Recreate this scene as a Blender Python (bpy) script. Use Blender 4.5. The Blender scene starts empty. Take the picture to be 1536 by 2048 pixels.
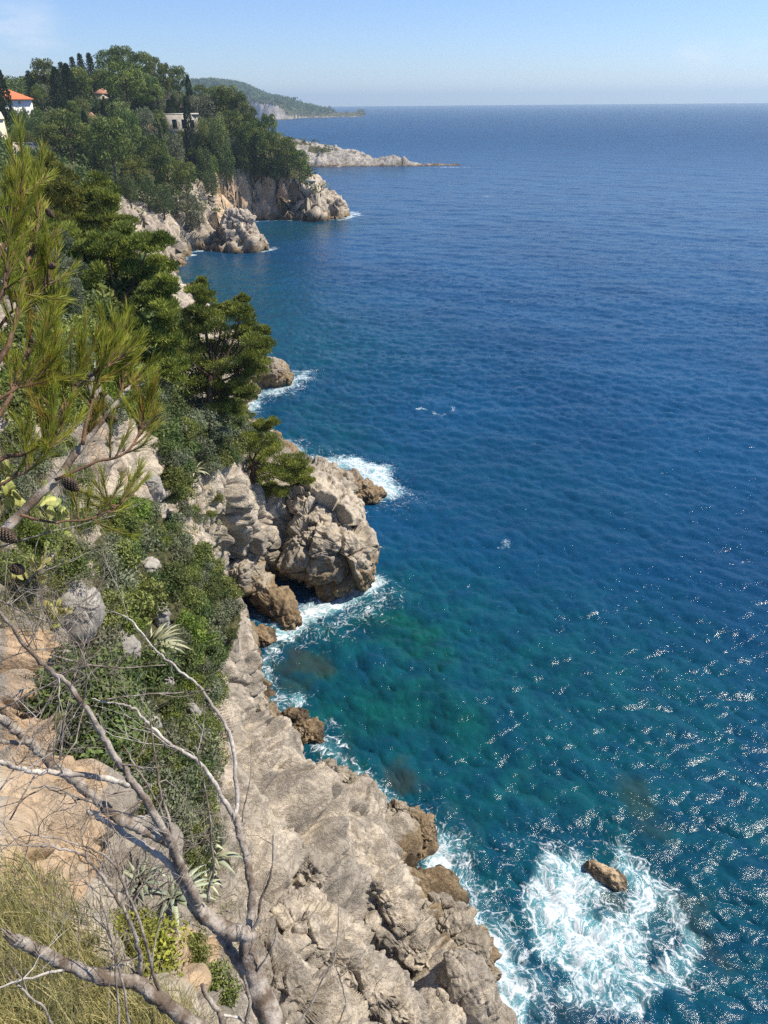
import bpy, math, random
import numpy as np
from mathutils import Vector, Matrix
from mathutils.bvhtree import BVHTree

random.seed(7)
RNG = np.random.default_rng(11)
scene = bpy.context.scene
COL = scene.collection

# ------------------------------------------------------------------ camera
CAM = np.array([0.0, 0.0, 32.0])
F = 1420.0                      # focal length in pixels of the 1536 x 2048 photograph
PITCH = math.radians(30.0)
ROLL = 0.0092
FWD = np.array([0, math.cos(PITCH), -math.sin(PITCH)])
UP0 = np.array([0, math.sin(PITCH), math.cos(PITCH)])
R0 = np.array([1.0, 0, 0])
RIGHT = R0 * math.cos(ROLL) - UP0 * math.sin(ROLL)
UP = UP0 * math.cos(ROLL) + R0 * math.sin(ROLL)
cam_d = bpy.data.cameras.new('camera')
cam = bpy.data.objects.new('camera', cam_d)
COL.objects.link(cam)
m = Matrix.Identity(4)
for i in range(3):
    m[i][0] = RIGHT[i]; m[i][1] = UP[i]; m[i][2] = -FWD[i]; m[i][3] = CAM[i]
cam.matrix_world = m
cam_d.sensor_fit = 'VERTICAL'
cam_d.sensor_height = 24.0
cam_d.lens = F / 2048 * 24.0
cam_d.clip_start = 0.05
cam_d.clip_end = 40000
scene.camera = cam


def ray(px, py):
    return FWD + (px - 768) / F * RIGHT - (py - 1024) / F * UP


def P(px, py, z=None, d=None):
    """world point seen at a pixel, at height z or at depth d"""
    r = ray(px, py)
    t = d if d is not None else (z - CAM[2]) / r[2]
    return CAM + r * t


def pix(p):
    q = np.asarray(p) - CAM
    d = q @ FWD
    return 768 + F * (q @ RIGHT) / d, 1024 - F * (q @ UP) / d, d


# ------------------------------------------------------------------ noise
_perm = RNG.permutation(256).astype(np.int64)
_perm = np.concatenate([_perm, _perm, _perm])
_grad = RNG.normal(size=(256, 3)); _grad /= np.linalg.norm(_grad, axis=1)[:, None]


def _hash(ix, iy, iz):
    return _perm[_perm[_perm[ix & 255] + (iy & 255)] + (iz & 255)]


def perlin(p):
    p = np.asarray(p, dtype=np.float64)
    i = np.floor(p).astype(np.int64); f = p - i
    u = f * f * f * (f * (f * 6 - 15) + 10)
    out = np.zeros(len(p))
    for dx in (0, 1):
        wx = u[:, 0] if dx else 1 - u[:, 0]
        for dy in (0, 1):
            wy = u[:, 1] if dy else 1 - u[:, 1]
            for dz in (0, 1):
                wz = u[:, 2] if dz else 1 - u[:, 2]
                g = _grad[_hash(i[:, 0] + dx, i[:, 1] + dy, i[:, 2] + dz)]
                out += wx * wy * wz * (g[:, 0] * (f[:, 0] - dx) + g[:, 1] * (f[:, 1] - dy) + g[:, 2] * (f[:, 2] - dz))
    return out * 1.5


def fbm(p, octs=5, gain=0.5, lac=2.03, ridged=False):
    a = 1.0; s = np.zeros(len(p)); q = np.array(p, dtype=np.float64)
    for _ in range(octs):
        n = perlin(q)
        s += a * ((1 - 2 * np.abs(n)) if ridged else n)
        q = q * lac + 17.3; a *= gain
    return s


_cellr = RNG.random((256, 7))


def facets(p):
    """blocky stone: nearest-cell tilted plane value and distance to the cell edge"""
    p = np.asarray(p, dtype=np.float64)
    i = np.floor(p).astype(np.int64)
    b1 = np.full(len(p), 9.0); b2 = np.full(len(p), 9.0); val = np.zeros(len(p))
    for dx in (-1, 0, 1):
        for dy in (-1, 0, 1):
            for dz in (-1, 0, 1):
                c = i + np.array([dx, dy, dz])
                h = _hash(c[:, 0], c[:, 1], c[:, 2]); r = _cellr[h]
                o = p - (c + r[:, :3])
                d = np.sqrt((o * o).sum(1))
                v = (r[:, 3] - .5) * 1.2 + ((r[:, 4:7] - .5) * o).sum(1) * 1.4
                closer = d < b1
                b2 = np.where(closer, b1, np.minimum(b2, d))
                val = np.where(closer, v, val)
                b1 = np.where(closer, d, b1)
    return val, b2 - b1


def sstep(a, b, x):
    t = np.clip((x - a) / (b - a), 0, 1)
    return t * t * (3 - 2 * t)


# ------------------------------------------------------------------ object helpers
def tag(o, label=None, cat=None, group=None, kind=None):
    if label: o['label'] = label
    if cat: o['category'] = cat
    if group: o['group'] = group
    if kind: o['kind'] = kind
    return o


def mesh_np(name, verts, quads=None, tris=None, smooth=True, attrs=None):
    me = bpy.data.meshes.new(name)
    verts = np.ascontiguousarray(verts, dtype=np.float32)
    me.vertices.add(len(verts)); me.vertices.foreach_set('co', verts.ravel())
    loops = []; starts = []; n = 0
    if quads is not None and len(quads):
        q = np.asarray(quads, dtype=np.int32)
        loops.append(q.ravel()); starts.append(np.arange(len(q), dtype=np.int32) * 4); n = len(q) * 4
    if tris is not None and len(tris):
        t = np.asarray(tris, dtype=np.int32)
        loops.append(t.ravel()); starts.append(n + np.arange(len(t), dtype=np.int32) * 3)
    loops = np.concatenate(loops); starts = np.concatenate(starts)
    me.loops.add(len(loops)); me.loops.foreach_set('vertex_index', loops)
    me.polygons.add(len(starts)); me.polygons.foreach_set('loop_start', starts)
    me.update(calc_edges=True)
    if smooth:
        me.polygons.foreach_set('use_smooth', np.ones(len(starts), dtype=bool))
    for k, v in (attrs or {}).items():
        a = me.attributes.new(k, 'FLOAT', 'POINT')
        a.data.foreach_set('value', np.ascontiguousarray(v, dtype=np.float32))
    me.validate()
    return me


def obj(name, me, mat=None, parent=None, loc=None):
    o = bpy.data.objects.new(name, me)
    COL.objects.link(o)
    if mat is not None and me is not None:
        me.materials.clear(); me.materials.append(mat)
    if parent is not None: o.parent = parent
    if loc is not None: o.location = [float(v) for v in loc]
    return o


def empty(name, loc, label=None, cat=None, group=None):
    o = bpy.data.objects.new(name, None); COL.objects.link(o)
    o.location = [float(v) for v in loc]
    return tag(o, label, cat, group)


def grid_quads(n, k):
    a = np.arange(n * k).reshape(n, k)
    return np.stack([a[:-1, :-1], a[1:, :-1], a[1:, 1:], a[:-1, 1:]], -1).reshape(-1, 4)


class MB:
    """collects pieces into one mesh"""
    def __init__(s): s.v = []; s.q = []; s.t = []; s.a = []; s.n = 0
    def add(s, v, q=None, t=None, a=0.5):
        v = np.asarray(v, dtype=np.float64)
        s.v.append(v)
        if q is not None and len(q): s.q.append(np.asarray(q) + s.n)
        if t is not None and len(t): s.t.append(np.asarray(t) + s.n)
        s.a.append(np.broadcast_to(np.asarray(a, dtype=np.float64), (len(v),)))
        s.n += len(v)
    def mesh(s, name, smooth=True):
        return mesh_np(name, np.concatenate(s.v), np.concatenate(s.q) if s.q else None,
                       np.concatenate(s.t) if s.t else None, smooth, {'tone': np.concatenate(s.a)})
    def tube(s, pts, rad, sides=6, a=0.5, cap=True, rough=0.0):
        pts = np.asarray(pts, dtype=np.float64); k = len(pts)
        rad = np.broadcast_to(np.asarray(rad, dtype=np.float64), (k,))
        t = np.gradient(pts, axis=0); t /= np.linalg.norm(t, axis=1)[:, None] + 1e-9
        ref = np.array([0.31, 0.2, 0.93]) if abs(t[0][2]) < .9 else np.array([1.0, .1, 0])
        u = np.cross(t, ref); u /= np.linalg.norm(u, axis=1)[:, None] + 1e-9
        w = np.cross(t, u)
        an = np.arange(sides) / sides * 2 * math.pi
        ring = pts[:, None] + rad[:, None, None] * (np.cos(an)[None, :, None] * u[:, None] + np.sin(an)[None, :, None] * w[:, None])
        if rough:
            o = ring - pts[:, None]; fl = ring.reshape(-1, 3); n_ = (.6 * perlin(fl * 38) + .5 * perlin(fl * 95) + .5 * perlin(fl * np.array([22, 22, 9]) + 5)).reshape(k, sides)
            ring = pts[:, None] + o * (1 + rough * n_)[..., None]
        idx = np.arange(k * sides).reshape(k, sides)
        q = np.stack([idx[:-1], np.roll(idx[:-1], -1, 1), np.roll(idx[1:], -1, 1), idx[1:]], -1).reshape(-1, 4)
        v = ring.reshape(-1, 3); tr = None
        if cap:
            v = np.concatenate([v, pts[:1], pts[-1:]]); b = k * sides
            r = np.arange(sides)
            tr = np.concatenate([np.stack([np.full(sides, b), (r + 1) % sides, r], -1),
                                 np.stack([np.full(sides, b + 1), idx[-1], np.roll(idx[-1], -1)], -1)])
        s.add(v, q, tr, a)
    def leaves(s, base, d, side, L, W, a):
        """rhombic leaves: base point, unit direction, side vector, length, width"""
        base = np.asarray(base); n = len(base)
        L = np.broadcast_to(L, (n,))[:, None]; W = np.broadcast_to(W, (n,))[:, None]
        mid = base + d * L * .45
        v = np.stack([base, mid - side * W * .5, base + d * L, mid + side * W * .5], 1).reshape(-1, 3)
        s.add(v, np.arange(n * 4).reshape(n, 4), None, np.repeat(np.broadcast_to(a, (n,)), 4))
    def box(s, lo, hi, a=0.5):
        x0, y0, z0 = lo; x1, y1, z1 = hi
        v = [(x0, y0, z0), (x1, y0, z0), (x1, y1, z0), (x0, y1, z0), (x0, y0, z1), (x1, y0, z1), (x1, y1, z1), (x0, y1, z1)]
        s.add(v, [(3, 2, 1, 0), (4, 5, 6, 7), (0, 1, 5, 4), (1, 2, 6, 5), (2, 3, 7, 6), (3, 0, 4, 7)], None, a)


def unit(v):
    return v / (np.linalg.norm(v, axis=-1, keepdims=True) + 1e-9)


def rand_dirs(n):
    return unit(RNG.normal(size=(n, 3)))


def side_of(d):
    r = rand_dirs(len(d))
    return unit(np.cross(d, r))


def smooth_path(pts, n):
    """Catmull-Rom through points (any dimension)"""
    p = np.asarray(pts, dtype=np.float64)
    if len(p) == 2:
        t = np.linspace(0, 1, n)[:, None]; return p[0] * (1 - t) + p[1] * t
    e = np.concatenate([2 * p[:1] - p[1:2], p, 2 * p[-1:] - p[-2:-1]])
    s = np.linspace(0, len(p) - 1 - 1e-9, n); i = s.astype(int); t = (s - i)[:, None]
    a, b, c, d = e[i], e[i + 1], e[i + 2], e[i + 3]
    return .5 * (2 * b + (c - a) * t + (2 * a - 5 * b + 4 * c - d) * t * t + (3 * b - a - 3 * c + d) * t ** 3)


# ------------------------------------------------------------------ materials
class NT:
    def __init__(s, name):
        s.m = bpy.data.materials.new(name); s.m.use_nodes = True
        s.t = s.m.node_tree; s.t.nodes.clear()
        s.out = s.t.nodes.new('ShaderNodeOutputMaterial')
    def n(s, typ, ins=None, **props):
        nd = s.t.nodes.new('ShaderNode' + typ)
        for k, v in props.items(): setattr(nd, k, v)
        for k, v in (ins or {}).items(): s.set(nd.inputs[k], v)
        return nd
    def set(s, sock, v):
        if isinstance(v, bpy.types.NodeSocket): s.t.links.new(v, sock)
        elif isinstance(v, bpy.types.Node): s.t.links.new(v.outputs[0], sock)
        else:
            if isinstance(v, tuple) and len(v) == 3 and sock.type == 'RGBA': v = (*v, 1)
            sock.default_value = v
    def math(s, op, a, b=0.0, c=0.0, clamp=False):
        nd = s.n('Math', operation=op, use_clamp=clamp)
        s.set(nd.inputs[0], a); s.set(nd.inputs[1], b); s.set(nd.inputs[2], c)
        return nd.outputs[0]
    def mix(s, f, a, b, blend='MIX'):
        nd = s.n('Mix', data_type='RGBA', blend_type=blend)
        s.set(nd.inputs[0], f); s.set(nd.inputs[6], a); s.set(nd.inputs[7], b)
        return nd.outputs[2]
    def step(s, x, a, b):
        nd = s.n('MapRange', interpolation_type='SMOOTHSTEP')
        s.set(nd.inputs[0], x); s.set(nd.inputs[1], a); s.set(nd.inputs[2], b)
        nd.inputs[3].default_value = 0; nd.inputs[4].default_value = 1
        return nd.outputs[0]
    def noise(s, vec, scale, detail=4, rough=.55, dist=0.0):
        return s.n('TexNoise', {'Vector': vec, 'Scale': scale, 'Detail': detail, 'Roughness': rough, 'Distortion': dist}).outputs['Fac']
    def attr(s, name):
        return s.n('Attribute', attribute_name=name).outputs['Fac']
    def pos(s):
        return s.n('NewGeometry').outputs['Position']
    def done(s, shader):
        s.t.links.new(shader.outputs[0] if isinstance(shader, bpy.types.Node) else shader, s.out.inputs['Surface'])
        return s.m


def mapped(t, vec, scale=(1, 1, 1), rot=(0, 0, 0)):
    return t.n('Mapping', {'Vector': vec, 'Scale': scale, 'Rotation': rot}).outputs[0]


def mat_rock(name, pale=(.56, .475, .36), grey=(.27, .235, .19), ochre=(.50, .345, .20), brown=(.17, .118, .062), wet=2.0, fine=1.0, bump=.5, ochre_add=0.0):
    t = NT(name); p = t.pos()
    sep = t.n('SeparateXYZ', {'Vector': p})
    big = t.noise(p, .16 * fine, 3); mid = t.noise(p, .8 * fine, 8, .62, .3); fin = t.noise(p, 5 * fine, 8, .65)
    streak = t.noise(mapped(t, p, (1.6 * fine, 1.6 * fine, .22 * fine)), 1.0, 6, .6)
    warm = t.mix(t.step(fin, .3, .7), tuple(c * .8 for c in pale), tuple(min(1, c * 1.14) for c in pale))
    g = t.math('ADD', t.math('MULTIPLY', mid, .65), t.math('MULTIPLY', big, .45))
    c = t.mix(t.math('MULTIPLY', t.step(g, .49, .62), .72), warm, grey)
    c = t.mix(t.math('MULTIPLY', t.step(streak, .56, .74), .55), c, (.11, .10, .085))
    oc = t.math('MULTIPLY', t.step(t.math('ADD', t.math('ADD', t.attr('ochre'), ochre_add), t.math('MULTIPLY', t.math('SUBTRACT', mid, .5), 1.3)), .35, .8), .8)
    c = t.mix(oc, c, t.mix(t.step(fin, .3, .7), ochre, tuple(min(1, x * 1.35) for x in ochre)))
    sp = t.n('TexVoronoi', {'Vector': p, 'Scale': 2.3 * fine}, feature='F1')
    c = t.mix(t.math('MULTIPLY', t.step(sp.outputs['Distance'], .5, .9), .3), c, (.2, .18, .15))
    vf = t.noise(p, 26 * fine, 6, .7)
    c = t.mix(t.math('MULTIPLY', t.step(vf, .54, .70), .30), c, (.12, .10, .075))
    if wet > 0:
        z2 = t.math('ADD', sep.outputs['Z'], t.math('MULTIPLY', t.math('SUBTRACT', mid, .5), -9.0))
        c = t.mix(t.math('MULTIPLY', t.math('SUBTRACT', 1.0, t.step(z2, wet * 1.2, wet * 3.2)), .45), c, t.mix(fin, (.13, .11, .08), (.34, .29, .21)))
    # tide band: bare brown algae-stained stone just above the water
    zz = t.math('ADD', t.math('SUBTRACT', sep.outputs['Z'], t.attr('tide')), t.math('MULTIPLY', t.math('SUBTRACT', mid, .5), -6.5))
    band = t.math('SUBTRACT', 1.0, t.step(zz, wet * .55, wet * 1.25)) if wet > 0 else 0.0
    bc = t.mix(t.step(fin, .35, .7), brown, tuple(x * 1.9 for x in brown))
    c = t.mix(t.math('MULTIPLY', band, .9), c, bc)
    low = t.math('SUBTRACT', 1.0, t.step(t.math('ADD', zz, t.attr('tide')), .0, .7)) if wet > 0 else 0.0
    c = t.mix(t.math('MULTIPLY', low, .8), c, (.045, .03, .018))
    soil = t.step(t.math('ADD', t.attr('veg'), t.math('MULTIPLY', t.math('SUBTRACT', mid, .5), .8)), .35, .65)
    c = t.mix(soil, c, t.mix(t.step(fin, .35, .65), (.045, .05, .018), (.13, .12, .05)))
    beds = t.noise(mapped(t, p, (1.5 * fine, 2.4 * fine, 2.4 * fine), (.5, .75, -.6)), 1.0, 7, .65, .5)
    h = t.math('ADD', t.math('MULTIPLY', t.step(t.math('ABSOLUTE', t.math('SUBTRACT', beds, .5)), 0, .035), .16),
               t.math('ADD', t.math('MULTIPLY', beds, .22), t.math('ADD', t.math('MULTIPLY', t.noise(p, 2.2 * fine, 10, .68), .8), t.math('ADD', t.math('MULTIPLY', fin, .45), t.math('MULTIPLY', vf, .16)))))
    bm = t.n('Bump', {'Height': h, 'Strength': bump, 'Distance': .28 / fine})
    rough = t.math('SUBTRACT', .9, t.math('MULTIPLY', low, .5))
    b = t.n('BsdfPrincipled', {'Base Color': c, 'Roughness': rough, 'Normal': bm.outputs[0], 'Specular IOR Level': .25})
    return t.done(b)


def mat_leaf(name, dark, light, trans=.25, rough=.6, tip=None, spec=.25):
    t = NT(name)
    a = t.attr('tone')
    rnd = t.n('ObjectInfo').outputs['Random']
    c = t.mix(a, dark, light)
    if tip: c = t.mix(t.step(a, .85, 1.0), c, tip)
    c = t.n('HueSaturation', {'Hue': t.math('ADD', .485, t.math('MULTIPLY', rnd, .03)), 'Saturation': 1.0,
                              'Value': t.math('ADD', .82, t.math('MULTIPLY', rnd, .36)), 'Color': c}).outputs[0]
    b = t.n('BsdfPrincipled', {'Base Color': c, 'Roughness': rough, 'Specular IOR Level': spec})
    tr = t.n('BsdfTranslucent', {'Color': c})
    mx = t.n('MixShader', {0: trans, 1: b.outputs[0], 2: tr.outputs[0]})
    return t.done(mx)


def mat_bark(name, a=(.30, .27, .235), b=(.09, .068, .05), scale=30, st=.8):
    t = NT(name); p = t.pos()
    n1 = t.noise(p, scale * .35, 6, .65); n2 = t.noise(mapped(t, p, (1, 1, .3)), scale * 2.2, 6, .7)
    c = t.mix(t.step(n1, .38, .62), a, b)
    c = t.mix(t.math('MULTIPLY', t.step(n2, .45, .7), .5), c, tuple(x * .5 for x in b))
    bm = t.n('Bump', {'Height': t.math('ADD', n2, n1), 'Strength': st, 'Distance': .35 / scale})
    return t.done(t.n('BsdfPrincipled', {'Base Color': c, 'Roughness': .85, 'Normal': bm.outputs[0], 'Specular IOR Level': .2}))


def mat_plain(name, col, rough=.7, var=.15, scale=2.0, metal=0.0, bump=0.0):
    t = NT(name); p = t.pos(); n = t.noise(p, scale, 6, .6)
    c = t.mix(t.step(n, .3, .7), tuple(x * (1 - var) for x in col), tuple(min(1, x * (1 + var)) for x in col))
    ins = {'Base Color': c, 'Roughness': rough, 'Metallic': metal}
    if bump: ins['Normal'] = t.n('Bump', {'Height': t.noise(p, scale * 4, 6), 'Strength': bump, 'Distance': .05}).outputs[0]
    return t.done(t.n('BsdfPrincipled', ins))


def mat_tiles(name, col):
    t = NT(name); p = t.pos()
    w = t.n('TexWave', {'Vector': mapped(t, p, (1, 1, 1), (0, 0, .3)), 'Scale': 1.2, 'Distortion': .6, 'Detail': 2}, wave_type='BANDS')
    n = t.noise(p, 1.5, 6)
    c = t.mix(t.math('MULTIPLY', w.outputs['Fac'], .25), col, tuple(x * .6 for x in col))
    c = t.mix(t.math('MULTIPLY', t.step(n, .4, .7), .4), c, tuple(x * .7 for x in col))
    return t.done(t.n('BsdfPrincipled', {'Base Color': c, 'Roughness': .85}))


M = {}
M['cliff'] = mat_rock('limestone_cliff', bump=.75)
M['rock'] = mat_rock('sea_rock', wet=2.6)
M['boulder'] = mat_rock('grey_boulder', pale=(.42, .385, .33), grey=(.23, .215, .19), wet=-9, fine=2.2, bump=.4)
M['rock_tan'] = mat_rock('tan_sea_rock', brown=(.34, .25, .15), wet=3.0)
M['headland'] = mat_rock('headland_limestone', pale=(.60, .50, .375), grey=(.34, .29, .235), wet=1.6, fine=.45, bump=.7)
M['point'] = mat_rock('point_limestone', pale=(.50, .45, .38), wet=1.0, fine=.35, bump=.8)
M['far'] = mat_rock('far_limestone', pale=(.50, .43, .37), wet=1.5, fine=.08, bump=.6)
M['pine'] = mat_leaf('pine_needles', (.068, .098, .020), (.37, .385, .072))
M['pine_light'] = mat_leaf('light_pine_needles', (.12, .165, .028), (.43, .45, .09))
M['pine_far'] = mat_leaf('headland_pine', (.055, .095, .022), (.28, .31, .065))
M['cypress'] = mat_leaf('cypress_leaf', (.025, .045, .020), (.08, .11, .042), .12)
M['broad'] = mat_leaf('broad_leaf', (.10, .14, .035), (.34, .37, .12))
M['olive'] = mat_leaf('grey_green_leaf', (.11, .13, .07), (.31, .32, .18))
M['dark_leaf'] = mat_leaf('dark_leaf', (.045, .08, .025), (.19, .23, .07))
M['maquis'] = mat_leaf('maquis_leaf', (.060, .090, .022), (.30, .315, .085), .22)
M['maquis_bright'] = mat_leaf('bright_leaf', (.07, .12, .020), (.28, .35, .06), .28)
M['maquis_grey'] = mat_leaf('grey_leaf', (.09, .115, .06), (.29, .31, .19), .18)
M['needle'] = mat_leaf('near_pine_needle', (.12, .16, .018), (.52, .54, .07), .45, .45, (.36, .17, .035))
M['grass'] = mat_leaf('dry_grass_blade', (.17, .19, .04), (.66, .54, .27), .3)
M['weeds'] = mat_leaf('weed_stem', (.11, .14, .03), (.50, .44, .21), .3)
M['agave'] = mat_leaf('agave_leaf', (.17, .22, .16), (.50, .51, .32), .06, .45)
M['cactus'] = mat_leaf('prickly_pear_pad', (.16, .20, .04), (.50, .47, .15), .05, .55)
M['yellow_leaf'] = mat_leaf('yellow_leaf', (.10, .12, .02), (.42, .38, .07), .25)
M['bark'] = mat_bark('dead_bark', (.44, .385, .32), (.15, .11, .078))
M['bark_white'] = mat_bark('bleached_wood', (.58, .53, .46), (.30, .255, .21), 24, .4)
M['bark_brown'] = mat_bark('pine_bark', (.13, .085, .055), (.055, .036, .025), 6, .6)
M['bark_far'] = mat_bark('far_bark', (.14, .11, .085), (.06, .045, .035), 2, .3)
M['bare'] = mat_bark('bare_branch', (.30, .26, .22), (.18, .15, .12), 2, .2)
M['shoot'] = mat_bark('pine_shoot_bark', (.22, .13, .075), (.10, .06, .04), 60, .4)
M['cone'] = mat_bark('cone_scale', (.16, .115, .08), (.05, .036, .028), 60, .6)
M['wall_white'] = mat_plain('white_render', (.78, .76, .72), .8, .05, .8)
M['wall_cream'] = mat_plain('cream_render', (.66, .58, .42), .85, .08, .8)
M['wall_grey'] = mat_plain('grey_stone_wall', (.40, .37, .32), .9, .2, 1.2)
M['roof'] = mat_tiles('orange_roof_tiles', (.62, .17, .065))
M['roof_old'] = mat_tiles('faded_roof_tiles', (.47, .24, .15))
M['dark'] = mat_plain('dark_opening', (.035, .035, .04), .4, .1)
M['shutter'] = mat_plain('grey_shutter', (.22, .23, .23), .6, .1)
M['concrete'] = mat_plain('pale_concrete', (.55, .51, .44), .9, .15, .6)
M['car_white'] = mat_plain('white_car_paint', (.75, .76, .78), .25, .02)
M['car_silver'] = mat_plain('silver_car_paint', (.45, .48, .52), .3, .02, metal=.5)
M['car_red'] = mat_plain('red_car_paint', (.45, .08, .06), .3, .02)
M['glass'] = mat_plain('car_glass', (.03, .05, .07), .08, .05)
M['tyre'] = mat_plain('tyre_rubber', (.02, .02, .02), .8, .1)
M['metal'] = mat_plain('grey_metal', (.25, .24, .22), .5, .1)

# ------------------------------------------------------------------ world, sun
SUN_EL = math.radians(51); SUN_AZ = math.radians(78)      # azimuth from +Y towards +X
SUN = np.array([math.cos(SUN_EL) * math.sin(SUN_AZ), math.cos(SUN_EL) * math.cos(SUN_AZ), math.sin(SUN_EL)])
w = bpy.data.worlds.new('World'); scene.world = w; w.use_nodes = True
wt = w.node_tree; wt.nodes.clear()
sky = wt.nodes.new('ShaderNodeTexSky'); sky.sky_type = 'NISHITA'; sky.sun_disc = False
sky.sun_elevation = SUN_EL; sky.sun_rotation = SUN_AZ
sky.altitude = 30; sky.air_density = 1.0; sky.dust_density = .05; sky.ozone_density = 5.0
bg = wt.nodes.new('ShaderNodeBackground'); bg.inputs['Strength'].default_value = .105
wo = wt.nodes.new('ShaderNodeOutputWorld')
# thin cloud wisps low in the sky, fixed in direction
tc = wt.nodes.new('ShaderNodeTexCoord')
mp = wt.nodes.new('ShaderNodeMapping'); mp.inputs['Scale'].default_value = (7, 7, 22)
nz = wt.nodes.new('ShaderNodeTexNoise'); nz.inputs['Scale'].default_value = 1.3; nz.inputs['Detail'].default_value = 8; nz.inputs['Roughness'].default_value = .6
mr = wt.nodes.new('ShaderNodeMapRange'); mr.interpolation_type = 'SMOOTHSTEP'
mr.inputs[1].default_value = .38; mr.inputs[2].default_value = .72; mr.inputs[4].default_value = .5
mx = wt.nodes.new('ShaderNodeMix'); mx.data_type = 'RGBA'; mx.inputs[7].default_value = (6.6, 7.0, 7.6, 1)
L = wt.links.new
L(tc.outputs['Generated'], mp.inputs['Vector']); L(mp.outputs[0], nz.inputs['Vector']); L(nz.outputs['Fac'], mr.inputs[0])
tn = wt.nodes.new('ShaderNodeMix'); tn.data_type = 'RGBA'; tn.blend_type = 'MULTIPLY'; tn.inputs[0].default_value = 1; tn.inputs[7].default_value = (.80, .87, 1.10, 1)
L(sky.outputs[0], tn.inputs[6])
def sky_patch(px, py, tight):
    vm = wt.nodes.new('ShaderNodeVectorMath'); vm.operation = 'DOT_PRODUCT'; L(tc.outputs['Generated'], vm.inputs[0]); vm.inputs[1].default_value = [float(q) for q in unit_(ray(px, py))]
    r_ = wt.nodes.new('ShaderNodeMapRange'); r_.interpolation_type = 'SMOOTHSTEP'; L(vm.outputs['Value'], r_.inputs[0]); r_.inputs[1].default_value = math.cos(math.radians(tight)); r_.inputs[2].default_value = 1.0
    return r_.outputs[0]
def unit_(v): return v / np.linalg.norm(v)
acc = None
for q in ((5, 80, 4.5), (60, 130, 3.5), (1395, 125, 2.0), (1530, 110, 2.0)):
    o_ = sky_patch(*q)
    if acc is None: acc = o_
    else:
        ad = wt.nodes.new('ShaderNodeMath'); ad.operation = 'MAXIMUM'; L(acc, ad.inputs[0]); L(o_, ad.inputs[1]); acc = ad.outputs[0]
ml = wt.nodes.new('ShaderNodeMath'); ml.operation = 'MULTIPLY'; L(mr.outputs[0], ml.inputs[0]); L(acc, ml.inputs[1])
L(ml.outputs[0], mx.inputs[0]); L(tn.outputs[2], mx.inputs[6]); L(mx.outputs[2], bg.inputs['Color']); L(bg.outputs[0], wo.inputs['Surface'])
sd = bpy.data.lights.new('sun', 'SUN'); sd.energy = 5.0; sd.angle = math.radians(.5); sd.color = (1, .93, .81)
so = bpy.data.objects.new('sun', sd); COL.objects.link(so)
so.rotation_euler = Vector((-SUN[0], -SUN[1], -SUN[2])).to_track_quat('-Z', 'Y').to_euler()
so.location = (60, 40, 160)
scene.view_settings.view_transform = 'Standard'; scene.view_settings.look = 'None'
scene.view_settings.exposure = 0.43; scene.view_settings.gamma = 1.0

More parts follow.
